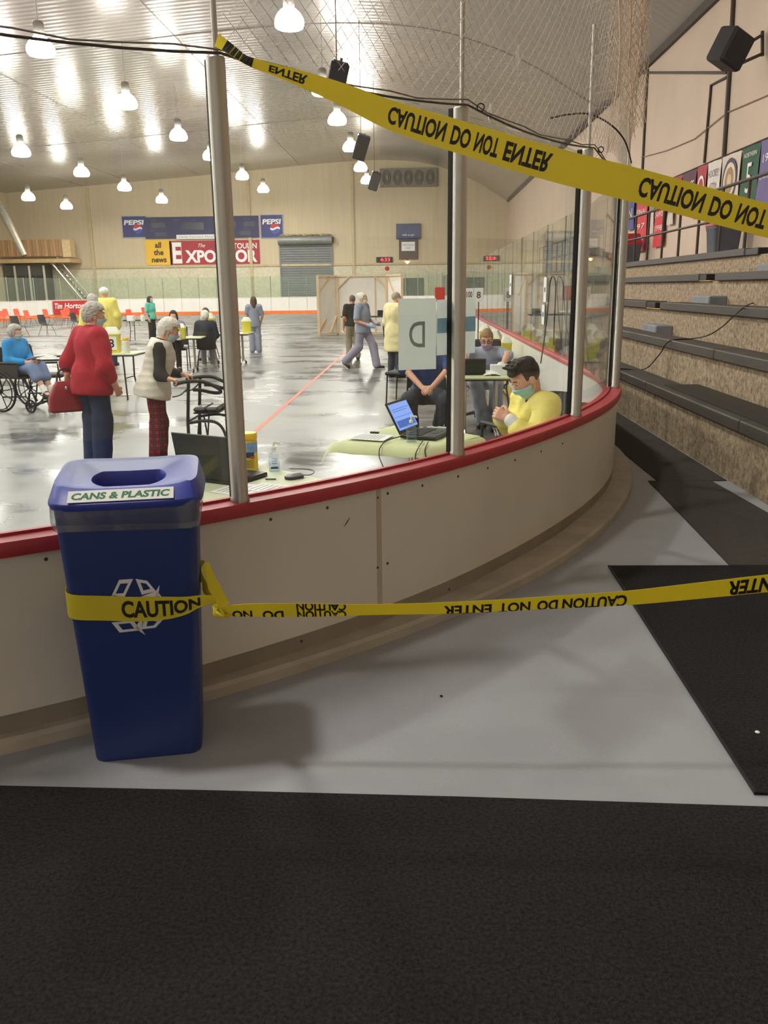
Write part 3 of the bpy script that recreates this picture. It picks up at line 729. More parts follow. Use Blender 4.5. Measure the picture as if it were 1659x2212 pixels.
mb = MB(); nf = -.0012
for txt, xa, xb in (('CAUTION', 838, 962), ('DO', 975, 1017), ('NOT', 1027, 1078), ('ENTER', 1090, 1190), ('CAUTION', 1380, 1520), ('DO', 1535, 1580), ('NOT', 1592, 1655), ('ENTER', 580, 662), ('ENTER', 1670, 1760)):
    ua, ub = u_at(xa), u_at(xb); mb = MB()
    rb.print(mb, txt, ua, ub-ua, .54, flipy=True, off=.0012); mb.build('word', M_INK, tp, sharp=None)
mb = MB()
for k in range(7):
    ua = u_at(484+k*9); rb.print(mb, 'I', ua, .012, .9, off=.0012)
mb.build('stripes', M_INK, tp, sharp=None, kind='stuff')
# lower tape: wrapped round the bin, knotted, then stretched to the right
low = thing('caution_tape', 'yellow caution tape wrapped round the recycling bin and knotted', 'caution tape', (-.785, 2.362, .46))
def lp(mb, name, m, **k):
    o = mb.build(name, m, **k); o.parent = low; o.matrix_parent_inverse = Matrix.Translation(low.location).inverted(); return o
a4 = math.radians(12); B2W = lambda x, y, z: Vector((-.822+x*math.cos(a4)-y*math.sin(a4), 2.358+x*math.sin(a4)+y*math.cos(a4), z))
Cc, Ww = [], []
kn = Vector(ony(476, 1319, 2.19))
for x, y, z, hw in ((-.183+.39, -.10, .50, .012), (.182, -.06, .50, .03), (.179, .04, .50, .036), (.0, .062, .50, .036), (-.176, .05, .50, .036), (-.182, -.06, .497, .036), (-.181, -.145, .494, .036), (-.155, -.176, .490, .036), (-.08, -.1765, .482, .036), (0, -.1765, .473, .036), (.08, -.177, .470, .034), (.14, -.179, .474, .026), (.18, -.178, .484, .017), (.225, -.19, .492, .010)):
    Cc.append(B2W(x, y, z)); Ww.append(Vector((0, 0, hw)))
Cc[0] = kn; Ww[0] = Vector((0,0,.01))
rb2 = Ribbon(Cc, Ww, 8)
lp(rb2.mesh(5), 'bin_wrap', M_TAPE)
mb = MB(); ul = rb2.L
rb2.print(mb, 'CAUTION', ul-.262, .215, .62, off=.0013)
lp(mb, 'word', M_INK, sharp=None)
# knot
mb = MB()
for k in range(3):
    mb.tube([kn+Vector((.016*math.cos(t+k*2)*(1.2 if k == 1 else .8), .014*math.sin(t*1.3+k), .013*math.sin(t+k))) for t in np.linspace(0, 6, 22)], .0055, 6)
lp(mb, 'knot', M_TAPE, sharp=None)
# loose tail
T = [((484,1308),12), ((474,1288),14), ((463,1268),12), ((455,1245),10), ((447,1216),3)]
Cc = [ony(x, y, 2.19-.01*i) for i, ((x, y), h) in enumerate(T)]; Ww = [Vector((h*.0012, .006*(-1)**i, h*.0004)) for i, (_, h) in enumerate(T)]
lp(Ribbon(Cc, Ww, 6).mesh(4), 'loose_tail', M_TAPE)
# stretched run, folded lengthwise
Rn = [((474,1320),2.188,9), ((500,1319),2.19,14), ((560,1318),2.19,17), ((660,1318),2.19,17), ((800,1317),2.19,14), ((1000,1312),2.19,15), ((1200,1301),2.2,16), ((1350,1292),2.2,18), ((1500,1277),2.2,20), ((1659,1260),2.2,21), ((1850,1240),2.2,21)]
Cc, Ww = [], []
for (x, y), Y, hw in Rn:
    c = ony(x, y, Y); Cc.append(c); m_ = hw*np.linalg.norm(c-CO)/FPX; Ww.append(Vector((0, -.3*m_, m_)))
for q in ((1.9, 2.75, .585), (2.6, 3.18, .55)): Cc.append(Vector(q)); Ww.append(Vector((0, -.006, .022)))
rb = Ribbon(Cc, Ww, 8); lp(rb.mesh(5), 'stretched_run', M_TAPE)
mb = MB()
for txt, xa, xb, v0, h in (('CAUTION', 640, 748, -.75, .62), ('DO', 565, 612, -.75, .62), ('CAUTION', 640, 748, .62, .62), ('NO', 500, 545, -.7, .62), ('ENTER', 958, 1062, -.45, .75), ('NOT', 1078, 1145, -.42, .75), ('DO', 1160, 1205, -.4, .75), ('CAUTION', 1215, 1356, -.35, .75), ('ENTER', 1572, 1690, -.1, .75)):
    ua, ub = u_at(xa), u_at(xb); mb = MB(); rb.print(mb, txt, ua, ub-ua, h, flipx=True, flipy=True, off=.0012, v0=v0); lp(mb, 'word', M_INK, sharp=None)

# ------------------------------------------------------------------ the near table against the boards
M_CLOTH = mat('pale_green_tablecloth', (206,212,164), .8, var=.05, vs=4, bump=.3, bs=14)
TZ = ICE+.74
M_TTOP = mat('pale_green_table_top', (204,208,176), .55, var=.04, vs=5)
def folding_table(label, c, L, W, rz, cloth, z=.74, legs='fold', name='folding_table', grp=None):
    t = thing(name, label, 'table', (c[0], c[1], ICE), rz, grp)
    mb = MB(); mb.box((0,0,z-.012), (L, W, .024), ch=.006); mb.build('table_top', cloth, t)
    mb = MB(); mb.box((0,0,z-.034), (L-.06, W-.06, .02)); mb.build('apron', M_BLKPL, t)
    for sx in (-1, 1):
        x = sx*(L/2-.22)
        if legs == 'fold':
            for sy in (-1, 1):
                mb = MB(); mb.tube([(x, sy*(W/2-.1), z-.04), (x, sy*(W/2-.12), .34), (x+sx*.03, sy*(W/2-.07), .02), (x+sx*.03, sy*(W/2-.05), .0)], .014, 8); mb.build('leg', M_DKSTEEL, t)
            mb = MB(); mb.cyl((x, -W/2+.12, .34), (x, W/2-.12, .34), .01, 6); mb.build('leg_brace', M_DKSTEEL, t)
        else:      # T foot with castors
            mb = MB(); mb.cyl((x, 0, z-.04), (x, 0, .10), .026, 12); mb.build('leg', M_ALU, t)
            mb = MB(); mb.tube([(x, -W/2+.06, .07), (x, -W/4, .095), (x, 0, .11), (x, W/4, .095), (x, W/2-.06, .07)], .022, 8); mb.build('foot', M_CHROME, t)
            for sy in (-1, 1):
                mb = MB(); mb.lathe([(.0,-.016), (.03,-.016), (.034,0), (.03,.016), (0,.016)], (x, sy*(W/2-.06), .034), 12, Ry(PI/2)); mb.build('castor', M_BLACK, t)
    return t
e1 = Vector((.725, -.689)); e2 = Vector((-.689, -.725)); P1 = Vector((-.945, 4.785))
W1, L1 = .76, .92
c1 = P1+e1*W1/2+e2*L1/2
folding_table('pale green topped table with laptop and wipes just inside the boards', c1, L1, W1, math.atan2(e2.y, e2.x), M_TTOP)
def laptop(label, loc, rz, ang=105, screen=None, w=.36, d=.25, h=.23):
    """origin at the hinge centre on the table, user side along +x of local frame rotated: keyboard extends to -y"""
    t = thing('laptop', label, 'laptop', loc, rz)
    mb = MB(); mb.box((0, -d/2, .012), (w, d, .022), ch=.005); mb.build('base', M_BLKPL, t)
    mb = MB()
    for r in range(5):
        for c in range(13): mb.box((-w*.43+c*w*.86/12, -.045-r*.021, .0245), (.019, .016, .004))
    mb.build('keyboard', mat('dark_keys', (18,18,20), .5), t)
    mb = MB(); mb.box((0, -d*.76, .0236), (.085, .05, .0015)); mb.build('touchpad', mat('touchpad_grey', (48,48,52), .3), t)
    a = math.radians(ang-90); R = Rx(-a)
    lid = MB(); lid.box(R@Vector((0, .0, h/2))+Vector((0, 0, .022)), (w, .01, h), R, ch=.003); lo = lid.build('lid', mat('matte_black_lid', (26,26,28), .4), t)
    sc = MB(); sc.box(R@Vector((0, -.0058, h/2+.004))+Vector((0, 0, .022)), (w-.03, .001, h-.04), R); so = sc.build('screen', screen or mat('dark_screen', (12,12,14), .15), lo)
    return t, so, R
def screen_mat():
    m, nt, b = _nt('lit_blue_screen'); N, L = nt.nodes, nt.links
    b.inputs['Base Color'].default_value = (.02,.02,.03,1); b.inputs['Roughness'].default_value = .3
    b.inputs['Emission Color'].default_value = S((120,152,225))+(1,); b.inputs['Emission Strength'].default_value = 1.0
    return m
M_SCR = screen_mat()
fwd = Vector((.45, .89)); laptop('black laptop seen from behind on the table beside the wipes', (-1.09, 4.27, TZ), math.atan2(-fwd.x, fwd.y)+PI, 100, w=.37, d=.27, h=.24)
# wipes canister
wp = thing('wipes_canister', 'yellow canister of disinfecting wipes with blue label and yellow cap', 'wipes', (-.935, 4.60, TZ))
MB().lathe([(.046,0), (.048,.004), (.048,.165), (.044,.172)], n=24).build('body', mat('wipes_yellow', (238,204,60), .45, var=.03), wp)
MB().lathe([(.0485,.172), (.050,.176), (.050,.200), (.046,.207), (.0,.208)], n=24).build('cap', mat('wipes_cap_yellow', (244,200,20), .4, var=.02), wp)
def wrap_label(z0, z1, r, a0, a1, m, par, name='label_print', n=10):
    mb = MB(); mb.grid([[(r*math.cos(a), r*math.sin(a), z) for a in np.linspace(a0, a1, n)] for z in (z0, z1)]); return mb.build(name, m, par)
lb = wrap_label(.10, .158, .0486, -PI, 0, mat('wipes_blue_label', (120,160,215), .5, var=.2, vs=60), wp, 'blue_label')
wrap_label(.075, .105, .0488, -2.1, -.75, mat('navy_oval', (30,40,84), .5, var=.2, vs=80), wp, 'emblem'); wrap_label(.068, .082, .049, -1.2, -.7, mat('red_flash', (216,70,60), .5), wp, 'red_flash')
for k in range(5): wrap_label(.02+k*.009, .0235+k*.009, .0487, -2.2, -.8, mat('grey_print', (120,110,60), .6), wp, 'print_line')
def bottle(label, loc, rz=0, wide=.06, hh=.11, lab=True, group=None):
    t = thing('sanitizer_bottle', label, 'bottle', loc, rz, group)
    mb = MB(); R = []
    for z, s, r in ((0,.92,.012), (.004,1,.014), (hh*.72,1,.014), (hh*.86,.86,.016), (hh,.36,.01), (hh+.012,.32,.009)): R.append([(x, y, z) for x, y in srect(wide/2*s, wide*.32*s, min(r, wide*.32*s*.9), 4)])
    loft(mb, R); mb.build('body', M_BOTTLE, t)
    mb = MB(); R = []
    for z, s, r in ((.004,.9,.012), (hh*.6,.9,.012)): R.append([(x, y, z) for x, y in srect(wide/2*s, wide*.32*s*.95, r, 4)])
    loft(mb, R); mb.build('gel', glass_mat('clear_gel', (.82,.9,.97), .03, .02) if 'clear_gel' not in bpy.data.materials else bpy.data.materials['clear_gel'], t)
    mb = MB(); mb.lathe([(.013,hh+.008), (.013,hh+.024), (.005,hh+.026), (.005,hh+.045)], n=12); mb.tube([(0,0,hh+.045), (.0,0,hh+.05), (.03,0,hh+.047), (.036,0,hh+.04)], .006, 8); mb.build('pump', M_WHITE, t)
    if lab:
        mb = MB(); mb.box((0, -wide*.325, hh*.2), (wide*.66, .001, .012)); mb.build('label_band', mat('dark_print', (50,54,60), .5), t)
        for k in range(3): mb = MB(); mb.box((0, -wide*.325, hh*.42+k*.013), (wide*.5, .001, .003)); mb.build('print_line', MATS['dark_print'], t)
    return t
bottle('clear hand sanitizer bottle with pump beside the yellow wipes canister', (-.79, 4.56, TZ), .2)
ms = thing('computer_mouse', 'grey and black computer mouse on the near table', 'mouse', (-.655, 4.37, TZ), -.9)
mb = MB(); R = []
for z, s in ((0,.9), (.006,1), (.018,.95), (.028,.7), (.032,.3)): R.append([(x*s, y*s+.004*(z*20), z) for x, y in srect(.03, .052, .026, 5)])
loft(mb, R); mb.build('shell', mat('silver_plastic', (150,150,150), .35), ms)
mb = MB(); R = []
for z, s in ((.0005,.99), (.012,1.03), (.016,1.0)): R.append([(x*s, y*s, z) for x, y in srect(.03, .052, .026, 5)])
loft(mb, R); mb.build('side_grip', M_BLKPL, ms)
mb = MB(); mb.tube(bez([(0,.05,.012), (-.01,.10,.004), (-.06,.16,.004), (-.14,.17,.004), (-.22,.10,.004)], 6), .0025, 6); mb.build('cord', M_BLACK, ms)
def paper(label, P, z, name='paper_sheet', rows=6, m=None):
    P = [Vector((p[0], p[1], z)) for p in P]
    t = thing(name, label, 'paper', tuple((P[0]+P[2])/2))
    G = [[P[0].lerp(P[1], i/4).lerp(P[3].lerp(P[2], i/4), j/4)-t.location for i in range(5)] for j in range(5)]
    mb = MB(); mb.sheet(G, .0012); mb.build('sheet', m or M_PAPER, t)
    mb = MB()
    for k in range(rows):
        a, b = .12+.76*k/max(1, rows), .12+.76*k/max(1, rows)+.025
        q = lambda u, v: P[0].lerp(P[1], u).lerp(P[3].lerp(P[2], u), v)-t.location+Vector((0,0,.0006))
        mb.add([q(.1,a), q(.85,a), q(.85,b), q(.1,b)], [(0,1,2,3)])
    mb.build('print_lines', mat('grey_ink', (120,120,130), .8), t, sharp=None); return t
paper('stack of printed forms lying before the laptop on the near table', [(-1.03,4.06), (-.93,4.27), (-.73,4.16), (-.83,3.95)], TZ+.003)
paper('loose printed form lying next to the computer mouse', [(-.87,4.10), (-.80,4.24), (-.60,4.17), (-.67,3.98)], TZ+.006)
pen = MB(); pen.cyl((-.80,4.33,TZ+.006), (-.745,4.33,TZ+.006), .004, 8); po = pen.build('pen', M_BLKPL, label='short black pen on the near table', cat='pen')

# ------------------------------------------------------------------ the little cloth covered table with the lit laptop
t2 = thing('side_table', 'small table draped in crumpled pale green cloth with a lit laptop', 'table', (-.06, 5.7, ICE))
cr = [Vector((-.565,5.43)), Vector((.035,5.19)), Vector((.43,5.68)), Vector((-.14,6.27))]; o2 = Vector((-.06, 5.7))
mb = MB(); mb.prism([tuple((c-o2)*.97) for c in cr], .70, .735); mb.build('table_top', M_BLKPL, t2)
G = []; n = 20
for j in range(n+1):
    row = []
    for i in range(n+1):
        u, v = -.16+1.32*i/n, -.12+1.2*j/n
        p = cr[0].lerp(cr[1], u).lerp(cr[3].lerp(cr[2], u), v)-o2
        ov = max(0, -u)*.5+max(0, u-1)*.62+max(0, -v)*.5+max(0, v-1)*.6
        wr_ = .004*mnoise.noise(Vector((p.x*9, p.y*9, 1)))
        uu, vv = min(1, max(0, u)), min(1, max(0, v)); e = cr[0].lerp(cr[1], uu).lerp(cr[3].lerp(cr[2], uu), vv)-o2
        q = e+(p-e)*.45
        row.append((q.x, q.y, .742+wr_-ov*(.9+.25*mnoise.noise(Vector((p.x*6, p.y*6, 7))))))
    G.append(row)
mb = MB(); mb.sheet(G, .0015); mb.build('cloth', M_CLOTH, t2, sharp=1.2)
mb = MB(); mb.cyl((0,0,.70), (0,0,.09), .018, 12); mb.build('leg', M_CHROME, t2)
mb = MB(); mb.tube([(.02,0,.70), (.02,0,.09)], .012, 8); mb.tube([(-.3,-.12,.03), (0,0,.09), (.3,.12,.03)], .02, 8); mb.tube([(-.1,.28,.03), (0,0,.09), (.1,-.28,.03)], .02, 8); mb.build('foot', M_CHROME, t2)
hd = Vector((.115,.285)).normalized()   # hinge direction, user to the right of it
ud = Vector((hd.y, -hd.x))              # keyboard extends this way
rz = math.atan2(-ud.x, -ud.y); rz = math.atan2(ud.x, -ud.y)
lp2, scr2, R2 = laptop('open laptop with a lit blue spreadsheet screen on the cloth table', (-.062, 5.71, TZ+.008), rz, 118, M_SCR, w=.34, d=.25, h=.225)
for k, (x, z, wd, hh) in enumerate(((-.0,.165,.27,.004), (-.02,.15,.23,.004), (.0,.11,.28,.003), (.0,.06,.28,.05))):
    mb = MB(); mb.box(R2@Vector((x, -.0068, z+.004))+Vector((0,0,.022)), (wd, .0005, hh), R2); mb.build('screen_rows', mat('dark_blue_rows', (70,104,190), .5, emit=.55, var=0), scr2)
bottle('sanitizer pump bottle standing before the lit laptop', (-.05, 5.42, TZ+.008), .1, .066, .115)
paper('printed form on a clipboard lying on the cloth table', [(-.47,5.52), (-.39,5.73), (-.17,5.64), (-.23,5.42)], TZ+.014, rows=8)
mb = MB(); mb.box((-.30,5.72,TZ+.02), (.06,.02,.012), Rz(-.3)); mb.build('pen', M_BLKPL, label='black marker lying behind the clipboard form', cat='pen')
def cable(label, P, r=.004, m=None):
    mb = MB(); mb.tube(bez(P, 7), r, 6); return mb.build('cable', m or M_BLACK, label=label, cat='cable')
cable('black cable dangling from the left of the lit laptop', [onz(868,942,TZ+.02), onz(838,951,TZ+.015), ony(822,965,5.27), ony(819,985,5.25), ony(825,1002,5.22), ony(835,1024,5.2)], .0035)
cable('black cable dangling in a loop below the pump bottle', [onz(915,950,TZ+.02), ony(905,965,5.2), ony(897,985,5.18), ony(900,1008,5.16)], .0035)
cable('black cable hanging straight below the lit laptop corner', [onz(925,955,TZ+.02), ony(918,972,5.19), ony(921,990,5.17), ony(925,1005,5.15)], .0035)
mb = MB(); G = [[(.05+.03*i+.004*math.sin(i*3+j), 5.93-.02*j-.006*i, TZ+.02+.012*abs(math.sin(i*1.7+j*2.1))) for i in range(8)] for j in range(4)]; mb.sheet(G, .002); mb.build('plastic_wrapper', mat('clear_wrapper', (225,225,225), .2, alpha=.6), label='crumpled clear plastic wrapper behind the lit laptop', cat='wrapper')
# sheets taped inside the glass
def glass_sheet(px, name, label, fn, m):
    A = [ray_panel(x, y, -.096) for x, y in px]
    t = None; a0, a1 = A[0][0], A[1][0]; n = 9
    top = [A[0][1], A[1][1]]; bot = [A[3][1], A[2][1]]
    rows2 = []
    for k in range(n):
        u = k/(n-1); s = a0+(a1-a0)*u; p = path(s, -.1015); rows2.append([(p.x, p.y, top[0]+(top[1]-top[0])*u), (p.x, p.y, bot[0]+(bot[1]-bot[0])*u)])
    c = Vector(rows2[n//2][1]); t = thing(name, label, 'sign', tuple(c))
    mb = MB(); mb.sheet([[Vector(q)-c for q in r] for r in rows2], .0008, (math.cos(math.radians(a0)), math.sin(math.radians(a0)), 0)); mb.build('sheet', m, t)
    def place(u, v, off=.001):
        s = a0+(a1-a0)*u; p = path(s, -.1015+off); z0 = top[0]+(top[1]-top[0])*u; z1 = bot[0]+(bot[1]-bot[0])*u; return Vector((p.x, p.y, z0+(z1-z0)*v))-c
    fn(t, place); return t
def sheet_mat(name, col):
    m, nt, b = _nt(name); N, L = nt.nodes, nt.links; b.inputs['Base Color'].default_value = S(col)+(1,); b.inputs['Roughness'].default_value = .8
    tl = N.new('ShaderNodeBsdfTranslucent'); tl.inputs[0].default_value = S(col)+(1,); mx = N.new('ShaderNodeMixShader'); mx.inputs[0].default_value = .6
    L.new(b.outputs[0], mx.inputs[1]); L.new(tl.outputs[0], mx.inputs[2]); L.new(mx.outputs[0], N['Material Output'].inputs[0]); return m
M_TSHEET = sheet_mat('back_lit_paper', (236,240,238))
def sD(t, place):
    V, F = text_geo('D', 1.0, bold=.01); x0, x1 = min(p[0] for p in V), max(p[0] for p in V); mb = MB()
    mb.add([place(.68-(p[0]-x0)/(x1-x0)*.42, .68-p[1]*.36) for p in V], F); mb.build('letter_d', sheet_mat('show_through_ink', (150,156,152)), t, sharp=None)
glass_sheet([(863,645), (945,644), (945,797), (863,800)], 'paper_sign', 'paper sign with a reversed letter D taped inside the glass', sD, M_TSHEET)
def sB(t, place):
    mb = MB(); mb.grid([[place(u, v) for v in (.33, .60)] for u in np.linspace(0, 1, 7)]); mb.build('blue_band', sheet_mat('blue_show_through', (150,184,208)), t)
    V, F = text_geo('NO', 1.0); mb = MB(); mb.add([place(.42-p[0]*.16, .55-p[1]*.15, .002) for p in V], F); mb.build('lettering', M_TSHEET, t, sharp=None)
glass_sheet([(946,648), (1030,643), (1030,762), (946,768)], 'paper_sign', 'paper sign with a blue band taped inside the glass behind the post', sB, M_TSHEET)
# ------------------------------------------------------------------ far wall fittings
FY = WY1-.02
def fpx(x, y, Y=FY): return ony(x, y, Y)
def frect(x0, y0, x1, y1, Y=FY):
    a, b = fpx(x0, y1, Y), fpx(x1, y0, Y); return (a[0], b[0], a[2], b[2])
def board(name, label, cat, px, m, th=.06, Y=FY):
    x0, x1, z0, z1 = frect(*px, Y=Y); t = thing(name, label, cat, ((x0+x1)/2, Y, z0))
    mb = MB(); mb.box((0, -th/2, (z1-z0)/2), (x1-x0, th, z1-z0)); mb.build('panel', m, t); t['w'] = x1-x0; t['h'] = z1-z0; return t
def FM(x, z, y=-.075): return Matrix.Translation((x, y, z))@Matrix.Rotation(PI/2, 4, 'X')
M_NAVY = mat('navy_sign', (52,58,118), .5, var=.06, vs=3); M_WPRINT = mat('white_print', (240,240,238), .6, var=.01); M_RPRINT = mat('red_print', (196,44,52), .5)
def cola_sign(label, px):
    t = board('cola_sign', label, 'sign', px, M_NAVY); w_, h_ = t['w'], t['h']
    mb = MB()
    for (cx, cz, sx, sz) in ((0, .02, w_, .04), (0, h_-.02, w_, .04), (-w_/2+.02, h_/2, .04, h_), (w_/2-.02, h_/2, .04, h_)): mb.box((cx, -.064, cz), (sx, .012, sz))
    mb.build('border', mat('pale_border', (170,176,206), .5), t)
    lettering('PEPSI', M_WPRINT, t, FM(0, h_*.70), h_*.20, fit=w_*.82, bold=.05, shear=.12)
    r = h_*.22; cx, cz = w_*.14, h_*.40
    def seg(f0, f1, m, name):
        mb = MB(); top, bot = [], []
        for u in np.linspace(-.999, .999, 24):
            c = math.sqrt(1-u*u); wv = .16*math.sin(u*PI); lo, hi = max(-c, min(c, f0+wv)), max(-c, min(c, f1+wv)); top.append((cx+u*r, -.075, cz+hi*r)); bot.append((cx+u*r, -.075, cz+lo*r))
        mb.grid([bot, top]); mb.build(name, m, t, sharp=None)
    seg(.22, 2, M_RPRINT, 'emblem_red'); seg(-.14, .22, M_WPRINT, 'emblem_white'); seg(-2, -.14, mat('blue_print', (60,84,170), .5), 'emblem_blue')
    return t
cola_sign('navy cola sign at the end of the scoreboard, above the yellow banner', (266,466,315,514))
cola_sign('navy cola sign above the roller door', (564,463,611,515))
sb = board('scoreboard', 'dark blue hockey scoreboard between the two cola signs', 'scoreboard', (316,466,558,516), mat('scoreboard_blue', (46,50,92), .5, var=.1, vs=2), .16)
for k, (x, z, txt) in enumerate(((-.42,.86,'HOME'), (-.22,.86,'PERIOD'), (-.06,.86,'TIME'), (.22,.86,'GUEST'), (.40,.86,'SHOTS'), (-.42,.38,'PENALTY'), (.40,.38,'PENALTY'))):
    lettering(txt, mat('faded_print', (110,116,150), .6), sb, FM(x*sb['w'], z*sb['h'], -.17), .10)
for k, (x, z, w_, h_) in enumerate(((-.38,.62,.12,.24), (-.08,.55,.2,.34), (.24,.62,.12,.24), (.42,.62,.10,.24), (-.36,.2,.1,.18), (.38,.2,.1,.18))):
    mb = MB(); mb.box((x*sb['w'], -.164, z*sb['h']), (w_*sb['w'], .012, h_*sb['h'])); mb.build('digit_window', mat('dark_window', (34,36,62), .3), sb)
strip = board('name_strip', 'narrow white name strip below the scoreboard', 'sign', (383,506,500,517), M_WPRINT, .2, FY-.02)
lettering('Little Current Howland Rec', mat('grey_blue_print', (120,120,140), .6), strip, FM(0, strip['h']/2, -.205), strip['h']*.5, fit=strip['w']*.9)
yb = board('news_banner', 'yellow banner reading all the news', 'banner', (317,518,369,573), mat('amber_banner', (240,190,60), .6, var=.04), .03)
for k, tx in enumerate(('all', 'the', 'news')): lettering(tx, mat('brown_print', (70,60,44), .7), yb, FM(0, yb['h']*(.80-.29*k), -.036), yb['h']*.21, bold=.05, shear=.1)
rbn = board('newspaper_banner', 'dark red newspaper banner with large white letters', 'banner', (369,518,560,572), mat('crimson_banner', (170,48,62), .6, var=.05), .03)
lettering('The', M_WPRINT, rbn, FM(-.14*rbn['w'], rbn['h']*.80, -.036), .26, shear=.5)
lettering('MANITOULIN', M_WPRINT, rbn, FM(.25*rbn['w'], rbn['h']*.76, -.036), .38, fit=rbn['w']*.44, bold=.03)
lettering('E', M_WPRINT, rbn, FM(-.42*rbn['w'], rbn['h']*.5, -.036), rbn['h']*.82, fit=rbn['w']*.1, bold=.05)
lettering('XPOSITOR', M_WPRINT, rbn, FM(.07*rbn['w'], rbn['h']*.34, -.036), rbn['h']*.48, fit=rbn['w']*.80, bold=.055)
mb = MB()
for sx in (-.465, -.37): mb.box((sx*rbn['w'], -.037, rbn['h']*.5), (.03, .002, rbn['h']*.84))
for z in (.09, .91): mb.box((-.42*rbn['w'], -.0375, z*rbn['h']), (rbn['w']*.11, .002, .06))
mb.build('serif_strokes', M_WPRINT, rbn, kind='stuff')
# roller door
x0, x1, z0, z1 = frect(611,527,715,650)
rd = thing('roller_door', 'grey steel roller door with its rolled drum in the end wall', 'roller door', ((x0+x1)/2, FY, 0)); w_ = x1-x0
M_ROLL = mat('grey_slat_steel', (122,126,128), .5, .2, var=.06, vs=2)
nsl = 26
sl = None
for k in range(nsl):
    z = k*z1/nsl
    if sl is None: sl = MB().box((0,-.05,z1/nsl/2), (w_, .05, z1/nsl-.012), ch=.015).build('slat', M_ROLL, rd)
    else:
        o = sl.copy(); COL.objects.link(o); o.location.z = z
mb = MB(); mb.cyl((-w_/2-.12,-.3,z1+.28), (w_/2+.12,-.3,z1+.28), .33, 20); mb.build('drum', mat('drum_grey', (140,142,140), .45, .3), rd)
for sx in (-1, 1): mb = MB(); mb.box((sx*(w_/2+.05),-.07,z1/2), (.12,.1,z1)); mb.build('guide_rail', M_ROLL, rd)
mb = MB(); mb.box((w_/2+.16,-.3,z1+.28), (.16,.4,.4), ch=.04); mb.build('motor', M_DKSTEEL, rd)
for k in range(9): mb = MB(); mb.lathe([(0,-.06), (.2+.05*math.sin(k*2), -.03), (.24,.03), (.12,.1), (0,.12)], (-w_/2+.2+k*.43, -.3, z1+.62), 8); mb.build('rolled_tarp', mat('tan_tarp', (176,160,130), .9), rd)
# wall posts and girt
for x in (197, 540, 762): 
    p = fpx(x, 500); mb = MB(); mb.box((p[0], FY-.06, 4.6), (.22, .12, ceil_z(p[0])*2-9.4)); k += 1; mb.build('trim_%d' % (30+x), mat('cream_steel_post', (196,178,142), .55), kind='structure')
mb = MB(); mb.box((-12, FY-.05, 3.1), (36, .1, .16)); mb.build('trim_20', MATS['cream_steel_post'], kind='structure')
mb = MB(); mb.box((-12, FY-.015, 1.5), (37, .03, 3.0)); mb.build('trim_21', mat('pale_lower_wall', (214,206,180), .6), kind='structure', label='paler lower panel of the end wall')
# ventilation unit with round grilles
fan = board('ventilation_unit', 'long grey ventilation unit with round fan grilles high on the end wall', 'fan unit', (821,363,944,405), mat('unit_grey', (128,122,112), .6), .3)
for k in range(5):
    cx = (-.38+.19*k)*fan['w']; t_ = MB()
    for r in (.30, .22, .14): t_.tube([(cx+r*math.cos(a), -.32, fan['h']/2+r*1.6*math.sin(a)) for a in np.linspace(0, 2*PI, 21)[:-1]], .03, 5, closed=True)
    t_.build('fan_grille', mat('dark_grille', (90,86,80), .6), fan)
# clock, bell, sign box, exit lamp, door
ck = board('digital_clock', 'black digital clock showing 4:33 in red', 'clock', (813,555,848,567), M_BLKPL, .1)
lettering('4:33', mat('red_led', (255,50,60), .5, emit=4, var=0), ck, FM(.05, ck['h']/2, -.106), ck['h']*.62, fit=ck['w']*.6)
p = fpx(836,580); bell = thing('alarm_bell', 'round red alarm bell below the digital clock', 'alarm bell', tuple(p)); MB().lathe([(.16,0), (.16,.05), (.1,.1), (0,.11)], n=16, ax=Rx(PI/2)).build('gong', M_RPRINT, bell); MB().lathe([(.08,-.02), (.08,0)], n=10, ax=Rx(PI/2)).build('base', M_DKSTEEL, bell)
sg = board('sign_box', 'dark blue sign box above a notice on the end wall', 'sign', (856,483,908,516), mat('slate_blue_box', (72,84,118), .5), .25)
lettering('milk to go!', M_WPRINT, sg, FM(0, sg['h']*.25, -.256), .14)
nb = board('notice_board', 'brown board with a white no smoking style notice under the blue box', 'sign', (862,516,902,560), mat('brown_board', (104,92,84), .6), .15)
mb = MB(); mb.box((0, -.16, nb['h']*.63), (nb['w']*.72, .02, nb['h']*.45)); nn = mb.build('notice', M_PAPER, nb)
lettering('MANITOULIN', MATS['grey_ink'], nb, FM(0, nb['h']*.70, -.175), .13, fit=nb['w']*.6); lettering('GAS', MATS['grey_ink'], nb, FM(0, nb['h']*.55, -.175), .13)
p = fpx(880,567); lt = thing('exit_lamp', 'small glowing orange lamp over the exit door', 'lamp', tuple(p)); MB().lathe([(0,-.14), (.1,-.1), (.14,0), (.1,.1), (0,.14)], n=12).build('bulb', mat('orange_glow', (255,190,130), .4, emit=8, var=0), lt); MB().box((0,.0,.16), (.16,.16,.06)).build('base', M_DKSTEEL, lt)
x0, x1, z0, z1 = frect(846,600,915,648)
mb = MB(); mb.box(((x0+x1)/2, FY-.06, 1.0), (x1-x0, .1, 2.1)); dr = mb.build('door_1', mat('dark_exit_door', (84,88,80), .5), kind='structure', label='dark double exit door in the end wall')
for k in (-1, 1):
    mb = MB(); mb.box(((x0+x1)/2+k*(x1-x0)*.25, FY-.12, 1.0), ((x1-x0)*.46, .03, 2.0)); o = mb.build('door_leaf', mat('door_leaf_green', (96,102,92), .5), dr)
    mb = MB(); mb.box(((x0+x1)/2+k*.12, FY-.15, 1.0), (.05, .06, .2)); mb.build('handle', M_CHROME, o)
